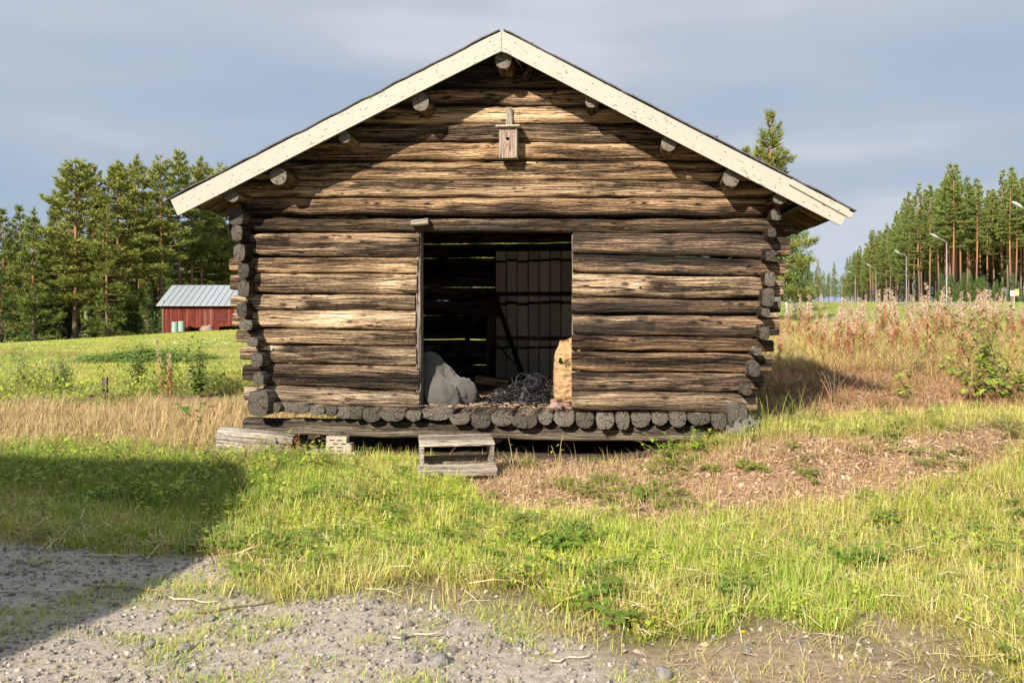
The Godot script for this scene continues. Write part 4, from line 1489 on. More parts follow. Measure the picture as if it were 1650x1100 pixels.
func build_lamps() -> void:
	var words := ["nearest street lamp, its head reaching in at the right edge", "street lamp before the bare orange trunks, second from the right edge", "third street lamp along the road from the right edge", "fourth street lamp along the road from the right edge", "fifth street lamp along the road from the right edge", "sixth street lamp along the road from the right edge", "seventh street lamp along the road from the right edge", "eighth street lamp along the road, small in the gap of the trees", "ninth street lamp along the road, tiny in the gap of the trees", "farthest street lamp, tiny at the end of the road"]
	var k := 0
	for r in LAMPS:
		var y := gh(r[0], r[1])
		var l := thing("street_lamp", words[k], "street lamp", Vector3(r[0], y, r[1]), 0.3, "street lamps along the road")
		var h: float = r[2] - y
		var m := MB.new()
		m.tube(PackedVector3Array([Vector3(0, -0.2, 0), Vector3(0, h * 0.5, 0), Vector3(0, h - 0.05, 0)]), PackedFloat32Array([.07, .055, .045]), 8, PackedColorArray([Color(.42, .44, .46)]), true)
		part("pole", m.mesh(mat.galvanised), l)
		m = MB.new()
		m.tube(PackedVector3Array([Vector3(0, h - 0.1, 0), Vector3(-0.12, h + 0.05, 0), Vector3(-1.25, h + 0.5, 0)]), PackedFloat32Array([.05, .045, .04]), 6, PackedColorArray([Color(.42, .44, .46)]), true)
		part("arm", m.mesh(mat.galvanised), l)
		m = MB.new()
		var b := Basis(Vector3.BACK, -0.36)
		m.tube(PackedVector3Array([Vector3(-1.15, h + 0.47, 0), Vector3(-1.3, h + 0.54, 0), Vector3(-1.7, h + 0.70, 0), Vector3(-2.0, h + 0.80, 0), Vector3(-2.08, h + 0.82, 0)]), PackedFloat32Array([.05, .09, .13, .10, .03]), 10, PackedColorArray([Color(.55, .56, .56)]), true)
		part("lamp_head", m.mesh(mat.plain), l)
		k += 1

func build_signs() -> void:
	var s := thing("road_sign", "small white board and yellow board on a thin post by the road", "sign", Vector3(32.4, gh(32.4, -60.0), -60.0), -0.2)
	var m := MB.new()
	m.tube(PackedVector3Array([Vector3(0, 0, 0), Vector3(0, 1.05, 0)]), PackedFloat32Array([.035, .03]), 6, PackedColorArray([Color(.6, .62, .64)]), true)
	part("post", m.mesh(mat.galvanised), s)
	m = MB.new()
	m.box(Vector3(-0.14, 0.98, 0.06), Vector3(0.22, 0.34, 0.02), Basis(), Color(.8, .8, .78), 0.004)
	part("white_board", m.mesh(mat.plain), s)
	m = MB.new()
	m.box(Vector3(0.13, 1.03, 0.06), Vector3(0.24, 0.42, 0.02), Basis(), Color(.75, .62, .22), 0.004)
	part("yellow_board", m.mesh(mat.plain), s)

func build_trees() -> void:
	var g0 := Color(.17, .205, .04)
	var g1 := Color(.34, .355, .095)
	var proto := []
	for k in 4:
		proto.append(pine(300 + k, 12.0, [0.22, 0.32, 0.38, 0.48][k], [3.2, 2.8, 2.6, 2.4][k], 0.17, 6.6, 0.06, g0, g1))
	var bushy := []
	for k in 2:
		bushy.append(pine(320 + k, 8.0, 0.05, 2.0, 0.12, 5.4, 0.05, Color(.12, .165, .035), Color(.23, .26, .06), 0.5))
	var spruce := []
	for k in 2:
		spruce.append(pine(330 + k, 4.0, 0.03, 1.15, 0.07, 6.5, 0.030, Color(.07, .13, .035), Color(.13, .21, .055), 1.0))
	var words := ["tall pine at the left with low spreading limbs and a pale grey lower trunk", "slim pine just right of the spreading pine on the left", "pine with a full rounded crown in the middle of the left stand", "dark slim pine left of the red shed with an open top", "pine whose orange trunk rises just left of the red shed", "tallest pine of the left stand, its bare trunk rising behind the red shed", "dense pine right of the tallest pine, behind the red shed", "pine whose top shows just above the left bargeboard of the barn", "low pine near the left picture edge, second from the edge", "bushy low pine between the edge pines and the spreading pine", "low pine cut by the left picture edge", "shorter pine tucked behind the left side of the spreading pine", "pine with thin orange trunk behind the rounded pine", "bushy pine in front between the spreading and the rounded pine", "thin bare pine behind the left gable of the red shed", "thin pine right behind the tallest pine of the left stand"]
	var k := 0
	for r in PINES_LEFT:
		var gy := gh(r[0], r[1])
		var h: float = r[2] - gy
		var pr = proto[0] if r[4] < 0.3 else proto[1] if r[4] < 0.36 else proto[2] if r[4] < 0.45 else proto[3]
		if r[4] < 0.25: pr = bushy[k % 2]
		var o := tree_thing("pine_tree", words[k], pr, r[0], r[1], rr(0, TAU), 1.0, "pines of the left stand")
		var hh := 8.0 if r[4] < 0.25 else 12.0
		var wide: float = r[3] / (2.0 if r[4] < 0.25 else 2.2)
		o.scale = Vector3(wide, h / hh, wide)
		k += 1
	# the stand behind them
	for i in 60:
		var d := rr(70.0, 96.0)
		var px := rr(-0.62, 0.10)
		var x := px * d
		var front := px < -0.49
		var o := tree_thing("pine_tree", "pine standing among many others at the back of the left stand", proto[rng.randi() % 4], x, -d, rr(0, TAU), rr(0.62, 0.78) * (d / 72.0) * (0.72 if front else 1.0), "pines at the back of the left stand")
	for i in 30:
		var d := rr(61.5, 68.0)
		var x := rr(-0.57, -0.36) * d
		tree_thing("young_spruce", "young spruce growing at the foot of the left pine stand", spruce[i % 2] if i % 3 else bushy[i % 2], x, -d, rr(0, TAU), rr(0.5, 1.0) if i % 3 else rr(0.4, 0.62), "young spruces before the left pine stand")
	for q in [[-33.5, -60.5, 1.25, "dark conical spruce at the left edge of the field, below the low pines"], [-31.0, -60.0, 0.9, "small dark spruce right of the conical spruce"], [-26.8, -62.0, 0.8, "young spruce left of the red shed's gable"], [-24.2, -62.0, 0.85, "young spruce touching the red shed's left gable"]]:
		tree_thing("young_spruce", q[3], spruce[int(q[0]) % 2], q[0], q[1], 1.0, q[2])
	# pines behind the barn on the right and the leafy trees left of the road
	var pr2 := pine(350, 9.0, 0.12, 2.15, 0.13, 8.0, 0.045, Color(.13, .16, .035), Color(.26, .26, .065), 0.3)
	tree_thing("pine_tree", "lone pine rising behind the right slope of the barn roof", pr2, 10.75, -38.5, 0.4, 0.95)
	tree_thing("pine_tree", "pine tip just showing above the barn roof left of the lone pine", pr2, 10.3, -41.0, 2.0, 0.83)
	var birch := []
	for i in 2:
		birch.append(broadleaf(360 + i, 7.0, 1.5, 0.18, 0.09, Color(.10, .17, .03), Color(.20, .27, .06), Color(.55, .52, .47), 4200, 0.15))
	for q in [[18.3, -60.0, 0.72, "slender birch with a pale trunk beside the right wall of the barn"], [20.3, -66.0, 0.52, "leafy birch behind the slender one, left of the road's gap"], [16.6, -56.0, 0.8, "leafy tree half hidden by the barn's right corner logs"], [24.5, -88.0, 0.75, "small leafy tree at the far side of the mown field left of the road"], [23.2, -73.0, 0.3, "low leafy tree beside the birches at the field's edge"]]:
		tree_thing("birch_tree", q[3], birch[int(q[0]) % 2], q[0], q[1], q[2] * 5.0, q[2])
	# the tall pine forest right of the road
	var tall := []
	for i in 5:
		tall.append(pine(400 + i, 19.0, [0.5, 0.46, 0.55, 0.34, 0.22][i], [2.4, 2.3, 2.15, 2.6, 2.8][i], 0.19, 4.2, 0.1, Color(.13, .185, .045), Color(.25, .30, .08), 0.3))
	for i in 96:
		var d := 127.0 + 36.0 * pow(rng.randf(), 1.3)
		var s := rr(20.0, 46.0)
		tree_thing("pine_tree", "tall pine with a bare orange trunk in the forest front right of the road", tall[rng.randi() % 3], 0.31 * d + s + rr(-1, 1), -d, rr(0, TAU), rr(0.84, 1.06), "tall pines in the forest front right of the road")
	for i in 110:
		var t := pow(rng.randf(), 1.25)
		var d := lerpf(150.0, 400.0, t)
		var s := 19.5 + 10.0 * pow(rng.randf(), 1.6)
		tree_thing("pine_tree", "pine in the green forest edge that follows the road to its end", tall[2 + rng.randi() % 3], 0.31 * d + s, -d, rr(0, TAU), rr(0.84, 1.05), "pines in the forest edge along the road")
	for i in 34:
		var d := rr(118.0, 128.0)
		tree_thing("young_pine", "bushy young pine at the foot of the tall forest right of the road", spruce[i % 2], 0.31 * d + rr(19.0, 34.0), -d, rr(0, TAU), rr(0.5, 1.0), "young pines before the tall forest")
	# far rows that read as one mass
	var fx: Array[Transform3D] = []
	var fc := PackedColorArray()
	for i in 700:
		var d := 0.0
		var x := 0.0
		var s := 1.0
		if i < 200:
			d = rr(160.0, 230.0)
			x = 0.31 * d + rr(30.0, 90.0)
			s = rr(0.85, 1.05)
		elif i < 300:
			d = rr(400.0, 640.0)
			x = 0.31 * d + rr(-45.0, 45.0)
			s = rr(0.75, 1.1)
		elif i >= 520:
			# dark undergrowth of the forest on the right
			d = rr(150.0, 420.0) if i < 640 else rr(300.0, 560.0)
			x = 0.31 * d + rr(23.0, 34.0) if i % 2 else 0.31 * d + rr(30.0, 70.0)
			s = rr(0.25, 0.42)
		elif i < 330:
			d = rr(100.0, 300.0)
			x = 0.31 * d - rr(26.0, 60.0)
			s = rr(0.35, 0.55)
		else:
			d = rr(92.0, 130.0)
			x = d * rr(-0.75, 0.2)
			s = rr(0.5, 0.62) * (0.8 if x < -0.49 * d else 1.0)
		fx.append(Transform3D(Basis(Vector3.UP, rr(0, TAU)).scaled(Vector3.ONE * s), Vector3(x, gh(x, -d), -d)))
		var c := rr(0.85, 1.15)
		fc.append(Color(c, c, c))
	var ff := thing("far_forest", "dense far pine forest behind the front rows of pines", "forest")
	tag(ff, "", "", "", "stuff")
	scatter("trunks", tall[4][0], fx, fc, ff)
	scatter("crowns", tall[4][2], fx, fc, ff)

func build_shadow_shed() -> void:
	# a gabled store that stands outside the frame to the left; its shadow lies over the left foreground
	var s := thing("gabled_store", "gabled board store outside the frame that shades the left foreground", "building", Vector3(-4.74, 0, -0.10), -0.17)
	var m := MB.new()
	var c := Color(.30, .09, .06)
	var pts := [Vector2(0, 0), Vector2(0, 3.45), Vector2(-0.97, 4.5), Vector2(-1.6, 4.93), Vector2(-4.6, 5.0), Vector2(-6.4, 3.4), Vector2(-6.4, 0)]
	var zb := Vector3(0, 0, 5.0)
	var f := []
	for p in pts: f.append(Vector3(p.x, p.y, 0))
	for z in 2:
		var o := zb * z
		for k in range(1, f.size() - 1):
			if z == 0: m.tri(f[0] + o, f[k + 1] + o, f[k] + o, c)
			else: m.tri(f[0] + o, f[k] + o, f[k + 1] + o, c)
	for k in [0, 5]:
		var a: Vector3 = f[k]
		var b: Vector3 = f[k + 1]
		m.quad(a, b, b + zb, a + zb, c)
	part("wall", m.mesh(mat.red_paint), s)
	for k in range(1, 5):
		var a: Vector3 = f[k]
		var b: Vector3 = f[k + 1]
		var xa := (b - a).normalized()
		var up := xa.cross(Vector3.FORWARD)
		if up.y < 0: up = -up
		board("roof_slope", s, (a + b) * 0.5 + up * (0.035 + 0.003 * k) + zb * 0.5, Vector3((b - a).length() + 0.04, 0.06, 5.3), Basis(xa, up, xa.cross(up)), mat.felt, Color(.12, .12, .12))

# ---------------------------------------------------------------- meadow and gravel
func place(list: Array, kind: int, x: float, z: float, y: float, s: float, sy: float, c: Color, tilt := 0.15) -> void:
	var b := Basis(Vector3.UP, rr(0, TAU)) 
	b = Basis(Vector3(rr(-1, 1), 0, rr(-1, 1)).normalized(), rr(0, tilt)) * b
	list[kind][0].append(Transform3D(b.scaled_local(Vector3(s, sy, s)), Vector3(x, y, z)))
	list[kind][1].append(c)

func build_meadow() -> void:
	var lists := []
	var names := ["lush_grass", "lush_grass", "lush_grass", "thin_grass", "thin_grass", "dry_stalks", "dry_stalks", "tall_dry_grass", "tall_dry_grass", "short_turf", "clover_leaves", "straw_litter", "pale_litter", "flat_grass", "low_leaves", "dead_stems"]
	for k in names.size():
		var e: Array[Transform3D] = []
		lists.append([e, PackedColorArray()])
	var ga := Color(.215, .345, .035)
	var gb := Color(.42, .55, .085)
	var meshes := [
		tuft(1, 15, .06, .04, .14, .0055, ga, gb, .05, mat.grass_blade), tuft(2, 13, .07, .03, .11, .006, ga, gb, .1, mat.grass_blade), tuft(3, 18, .06, .05, .17, .005, ga, gb, .08, mat.grass_blade),
		tuft(4, 10, .06, .05, .20, .0035, Color(.42, .45, .12), Color(.62, .57, .25), .35, mat.grass_blade), tuft(5, 12, .08, .03, .12, .004, Color(.38, .41, .08), Color(.58, .54, .18), .35, mat.grass_blade),
		tuft(6, 5, .04, .05, .19, .006, Color(.42, .27, .14), Color(.50, .36, .19), .3, mat.straw, 2), tuft(7, 8, .08, .05, .24, .0045, Color(.56, .36, .21), Color(.66, .47, .29), .4, mat.straw),
		tuft(8, 16, .12, .25, .62, .007, Color(.42, .40, .12), Color(.60, .53, .24), .4, mat.grass_blade), tuft(9, 14, .14, .20, .50, .008, Color(.35, .37, .09), Color(.56, .50, .21), .3, mat.grass_blade),
		tuft(10, 30, .24, .03, .08, .007, Color(.32, .43, .075), Color(.48, .53, .14), .1, mat.grass_blade, 2),
	]
	# clover-like low leaves
	var cm := MB.new()
	for k in 9:
		var a := k * 2.4
		var at := Vector3(cos(a), 0, sin(a)) * (0.012 + 0.006 * k)
		at.y = 0.03 + 0.02 * (k % 3)
		for j in 3:
			var b := a + j * TAU / 3.0
			leaf(cm, at, Vector3(cos(b), 0.15, sin(b)).normalized(), Vector3.UP, 0.022, 0.019, Color(.12, .20, .035) * (0.8 + 0.06 * k), 0.1)
	meshes.append(cm.mesh(mat.leaf))
	var sm := MB.new()
	sm.tri(Vector3(-0.09, 0.002, -0.002), Vector3(-0.09, 0.002, 0.003), Vector3(0.0, 0.012, 0.003), Color.WHITE)
	sm.tri(Vector3(-0.09, 0.002, -0.002), Vector3(0.0, 0.012, 0.003), Vector3(0.0, 0.012, -0.002), Color.WHITE)
	sm.tri(Vector3(0.0, 0.012, -0.002), Vector3(0.0, 0.012, 0.003), Vector3(0.1, 0.0, 0.0), Color.WHITE)
	meshes.append(sm.mesh(mat.straw))
	var pm := MB.new()
	leaf(pm, Vector3(-0.02, 0.004, 0), Vector3(1, 0.1, 0).normalized(), Vector3.UP, 0.045, 0.024, Color.WHITE, 0.3)
	meshes.append(pm.mesh(mat.straw))
	meshes.append(tuft(14, 14, .08, .06, .16, .0045, Color(.37, .45, .08), Color(.60, .58, .21), .3, mat.grass_blade))
	var lw := MB.new()
	var lr := RandomNumberGenerator.new()
	lr.seed = 90
	for k in 11:
		var a := k * 2.4
		var at := Vector3(cos(a) * lr.randf_range(0.01, 0.07), lr.randf_range(0.02, 0.12), sin(a) * lr.randf_range(0.01, 0.07))
		leaf(lw, at, Vector3(cos(a), lr.randf_range(-0.1, 0.5), sin(a)).normalized(), Vector3.UP, lr.randf_range(0.03, 0.06), lr.randf_range(0.02, 0.04), Color(.26, .36, .05).lerp(Color(.44, .48, .09), lr.randf()), 0.25)
	meshes.append(lw.mesh(mat.leaf))
	meshes.append(tuft(16, 3, .07, .12, .36, .004, Color(.26, .16, .10), Color(.42, .28, .17), .2, mat.straw, 4))
	# near ground, from the gravel to just behind the barn's front
	for i in 100000:
		var d := sqrt(lerpf(9.0, 182.0, rng.randf()))
		if i < 44000:
			d = sqrt(lerpf(7.0, 75.0, rng.randf()))
		var x := rr(-1.0, 1.0) * (0.58 * d + 2.2)
		var z := -d
		if under_barn(x, z, 0.02):
			continue
		var q := zone(x, z)
		var y := gh(x, z)
		var m := n1.get_noise_2d(x * 2.2 + 70.0, z * 2.2)
		var m2 := n1.get_noise_2d(x * 0.9 - 30.0, z * 0.9)
		var r := rng.randf()
		if rng.randf() < q[0] * 1.4 - 0.2:
			# tufts that have taken hold in the gravel
			if m + 0.5 * n1.get_noise_2d(x * 7.0, z * 7.0) > 0.04 and r < 0.6:
				place(lists, 4 if r < 0.3 else 1, x, z, y, rr(0.5, 0.9), rr(0.35, 0.6), Color(.85, .95, .8).lerp(Color(1.2, 1.1, .9), rng.randf()))
			elif r < 0.07:
				place(lists, 4, x, z, y, rr(0.4, 0.7), rr(0.3, 0.5), Color(1.2, 1.1, 1.0))
			continue
		if rng.randf() < q[2] * 1.5 - 0.3 + m * 0.3:
			if r < 0.10 + 0.12 * maxf(0.0, m2): place(lists, 5, x, z, y, rr(0.7, 1.3), rr(0.5, 1.25), Color(1, 1, 1) * rr(0.6, 1.1))
			elif r < 0.13: place(lists, 15, x, z, y, rr(0.6, 1.1), rr(0.3, 0.9), Color(1, 1, 1) * rr(0.8, 1.2), 0.5)
			elif r < 0.16: place(lists, 6, x, z, y, rr(0.7, 1.2), rr(0.5, 1.1), Color(1, 1, 1) * rr(0.7, 1.1))
			elif r < 0.185: place(lists, 3, x, z, y, rr(0.7, 1.2), rr(0.6, 1.2), Color(1.1, .95, .85))
			elif r < 0.24 and m > 0.1: place(lists, 10, x, z, y, rr(0.8, 1.6), 1.0, Color(1.6, 1.3, 1.0))
			elif r < 0.72: place(lists, 11, x, z, y + 0.008, rr(0.5, 1.3), rr(0.5, 2.0), Color(.56, .34, .20).lerp(Color(.82, .62, .43), rng.randf()), 0.5)
			else: place(lists, 12, x, z, y + 0.008, rr(0.5, 1.4), rr(0.6, 1.6), Color(.42, .24, .14).lerp(Color(.82, .64, .48), rng.randf()), 0.8)
			continue
		if q[1] > 0.25:
			if r < 0.16: place(lists, 3 + rng.randi() % 2, x, z, y, rr(0.5, 1.0), rr(0.4, 0.8), Color(1.1, 1.05, 1.0))
			elif r < 0.3: place(lists, 11, x, z, y + 0.004, rr(0.4, 1.0), 1.0, Color(.45, .33, .22).lerp(Color(.7, .6, .48), rng.randf()), 0.4)
			elif r < 0.42: place(lists, 12, x, z, y + 0.004, rr(0.4, 1.1), 1.0, Color(.34, .24, .17).lerp(Color(.58, .48, .38), rng.randf()), 0.8)
			continue
		if rng.randf() < q[3] * 1.2 - 0.1:
			if r < 0.2: place(lists, 6, x, z, y, rr(0.8, 1.6), rr(0.7, 1.7), Color(1, 1, 1) * rr(0.75, 1.15))
			elif r < 0.33: place(lists, 5, x, z, y, rr(0.9, 1.6), rr(0.8, 1.9), Color(.95, .9, .85) * rr(0.7, 1.1), 0.4)
			elif r < 0.45: place(lists, 3, x, z, y, rr(0.8, 1.6), rr(0.6, 1.4), Color(1.1, 1.1, .95))
			elif r < 0.48: place(lists, 15, x, z, y, rr(0.8, 1.4), rr(0.6, 1.3), Color(1.2, 1.1, 1.0), 0.4)
			elif r < 0.52: place(lists, 13, x, z, y, rr(0.8, 1.4), rr(0.7, 1.4), Color(1, 1, 1))
			elif r < 0.8: place(lists, 11, x, z, y + 0.02, rr(0.8, 1.8), rr(0.6, 3.0), Color(.56, .42, .24).lerp(Color(.72, .58, .38), rng.randf()), 0.6)
			continue
		if d > 13.5 and q[6] > 0.2:
			continue
		var lush := q[4]
		# rank weeds in the shaded corner left of the barn
		var rank := smooth(-1.5, -2.1, x + m * 0.3) * smooth(6.2, 6.9, d + m2) * smooth(9.8, 9.0, d)
		if r < rank * 0.5:
			var r2 := rng.randf()
			if r2 < 0.25: place(lists, 15, x, z, y, rr(0.7, 1.2), rr(0.5, 1.1), Color(1, 1, 1) * rr(0.8, 1.2), 0.4)
			elif r2 < 0.36: place(lists, 14, x, z, y, rr(0.7, 1.3), rr(0.6, 1.8), Color(.8, .85, .8).lerp(Color(1.1, 1.05, 1.0), rng.randf()))
			else: place(lists, 2, x, z, y, rr(0.9, 1.3), rr(1.0, 1.6), Color(.75, .8, .7))
			continue
		if r < 0.012 + 0.075 * maxf(0.0, m2 + m * 0.7 - 0.1):
			place(lists, 14, x, z, y, rr(0.45, 1.0), rr(0.5, 1.1), Color(1, 1, 1).lerp(Color(1.3, 1.2, .9), rng.randf()))
			continue
		if rng.randf() < 0.02:
			place(lists, 15, x, z, y, rr(0.5, 1.0), rr(0.4, 0.9), Color(1.3, 1.2, 1.1), 0.4)
			continue
		if r < 0.06 and m2 > 0.0: place(lists, 10, x, z, y, rr(0.8, 1.7), rr(0.8, 1.6), Color(1, 1, 1).lerp(Color(1.7, 1.5, 1.0), rng.randf() * (1.3 - lush)))
		elif r < 0.085: place(lists, 12, x, z, y + 0.01, rr(0.4, 0.9), 1.0, Color(.55, .46, .34).lerp(Color(.82, .78, .70), rng.randf()), 0.9)
		elif r < 0.26: place(lists, 11, x, z, y + 0.03, rr(0.6, 1.5), rr(0.6, 3.0), Color(.60, .50, .26).lerp(Color(.75, .66, .42), rng.randf()), 0.5)
		elif r < 0.2 + 0.55 * lush * clampf(1.0 + m * 1.5 + m2 * 0.6, 0.25, 1.0): place(lists, rng.randi() % 3, x, z, y, rr(0.7, 1.25), rr(0.6, 1.15) * (1.0 + 0.4 * m) * (1.0 - 0.6 * q[0] - 0.45 * q[1]), Color(1, 1, 1).lerp(Color(1.5, 1.25, 1.1), clampf(0.4 + m2 * 1.1 + rr(-0.2, 0.2), 0, 1)) * rr(0.85, 1.15))
		else: place(lists, [3, 4, 13][rng.randi() % 3], x, z, y, rr(0.8, 1.3), rr(0.7, 1.3), Color(1, 1, 1).lerp(Color(1.15, .95, .95), rng.randf()) * rr(0.8, 1.2))
	# dead brown weeds in the hollow right of the barn, where its shadow falls
	for i in 11000:
		var x := rr(1.5, 9.0)
		var d := rr(8.8, 17.5)
		var q := zone(x, -d)
		if under_barn(x, -d, 0.03) or rng.randf() > q[2] * 1.2: continue
		var y := gh(x, -d)
		var r := rng.randf()
		var c := Color(.62, .46, .38).lerp(Color(1.05, .85, .72), rng.randf())
		if r < 0.22: place(lists, 5, x, -d, y, rr(0.8, 1.5), rr(0.6, 1.5), c, 0.5)
		elif r < 0.36: place(lists, 6, x, -d, y, rr(0.8, 1.5), rr(0.5, 1.2), c, 0.5)
		elif r < 0.55: place(lists, 15, x, -d, y, rr(0.8, 1.7), rr(0.5, 1.3), c, 0.7)
		elif r < 0.8: place(lists, 11, x, -d, y + 0.03, rr(0.8, 1.8), rr(1.0, 4.0), Color(.34, .21, .14).lerp(Color(.58, .42, .30), rng.randf()), 0.6)
		else: place(lists, 12, x, -d, y + 0.02, rr(0.6, 1.7), 1.0, Color(.28, .17, .11).lerp(Color(.64, .50, .38), rng.randf() * rng.randf()), 0.9)
	# mown field on the left and behind
	for i in 20000:
		var d := sqrt(lerpf(196.0, 3400.0, pow(rng.randf(), 1.4)))
		var x := rr(-0.74, -0.02) * d
		if under_barn(x, -d, 0.1): continue
		var q := zone(x, -d)
		if q[3] > 0.5: continue
		place(lists, 9, x, -d, gh(x, -d), rr(0.7, 1.2) * (0.8 + d * 0.02), rr(0.6, 1.3), Color(1, 1, 1).lerp(Color(1.3, 1.1, 1.0), clampf(0.4 + n1.get_noise_2d(x * 0.3, d * 0.3), 0, 1)))
	# dark green weed patch and a pale line of flowers in the left field
	for i in 380:
		var a := rr(0, TAU)
		var b := pow(rng.randf(), 0.8)
		var x := -9.6 + cos(a) * b * 1.9
		var d := 24.5 + sin(a) * b * 1.6
		place(lists, 14, x, -d, gh(x, -d), rr(1.6, 3.0), rr(1.5, 2.6) * (1.2 - b * 0.8), Color(.6, .75, .8) * rr(0.75, 1.25))
	for i in 260:
		var x := rr(-19.0, -4.0)
		var d := 33.0 + 2.0 * n1.get_noise_2d(x * 0.5, 3.0) + rr(-1.0, 1.0)
		if n1.get_noise_2d(x * 0.6, 20.0) < -0.05: continue
		place(lists, 12, x, -d, gh(x, -d) + rr(0.06, 0.16), rr(1.2, 2.2), 1.0, Color(.85, .83, .72), 1.0)
	for i in 240:
		var x := rr(-16.5, -8.0)
		var d := 25.5 + 1.2 * n1.get_noise_2d(x * 0.4, 8.0) + rr(-0.5, 0.5) - x * 0.12
		place(lists, [6, 15, 12][i % 3], x, -d, gh(x, -d), rr(1.2, 2.2), rr(0.8, 1.4), Color(.75, .62, .5), 0.6)
	# rank growth along the edge of the field
	for i in 1500:
		var x := rr(-10.5, -3.6)
		var d := rr(13.2, 17.5)
		if under_barn(x, -d, 0.1) or n1.get_noise_2d(x * 1.2, d * 1.2) < -0.1: continue
		var r := rng.randf()
		if r < 0.45: place(lists, 8, x, -d, gh(x, -d), rr(0.6, 1.1), rr(0.4, 0.95), Color(1, 1, 1) * rr(0.8, 1.1))
		elif r < 0.6: place(lists, 15, x, -d, gh(x, -d), rr(1.0, 1.8), rr(0.8, 1.8), Color(1.1, 1, .9), 0.4)
		else: place(lists, 14, x, -d, gh(x, -d), rr(1.0, 2.2), rr(1.0, 3.4), Color(.7, .8, .75).lerp(Color(1.2, 1.1, .9), rng.randf()))
	# dry bank on the right
	for i in 13000:
		var d := sqrt(lerpf(145.0, 900.0, rng.randf()))
		var x := rr(0.14, 0.8) * d
		var q := zone(x, -d)
		if q[6] < 0.15 or under_barn(x, -d, 0.2): continue
		place(lists, 7 + rng.randi() % 2 if rng.randf() < 0.72 else 3, x, -d, gh(x, -d), rr(0.8, 1.3), rr(0.32, 0.75), Color(1, 1, 1).lerp(Color(1.15, .98, .9), rng.randf()) * rr(0.85, 1.15))
	for i in 8000:
		var d := sqrt(lerpf(900.0, 9000.0, rng.randf()))
		var x := rr(0.05, 0.8) * d
		place(lists, 9, x, -d, gh(x, -d), rr(0.8, 1.4) * (0.8 + d * 0.02), rr(0.8, 1.6), Color(1, 1, 1) * rr(0.9, 1.1))
	var labels := {"lush_grass": "green grass in the foreground before the barn", "thin_grass": "thin yellow grass growing round the barn and gravel", "dry_stalks": "cut brown stalks standing in the litter before the barn", "tall_dry_grass": "tall dry grass on the bank right of the barn", "short_turf": "short turf of the mown field", "clover_leaves": "low clover leaves among the grass", "straw_litter": "fallen straw lying on the ground round the barn", "pale_litter": "dead leaves and chips lying before the barn", "low_leaves": "low broad leaves among the grass", "dead_stems": "dead brown stems standing among the grass and litter", "flat_grass": "yellow-green grass leaning over in the right foreground"}
	var done := {}
	for k in names.size():
		var o := scatter(names[k], meshes[k], lists[k][0], lists[k][1], self)
		tag(o, labels[names[k]], "grass" if k < 10 or k == 13 else "ground cover", "", "stuff")

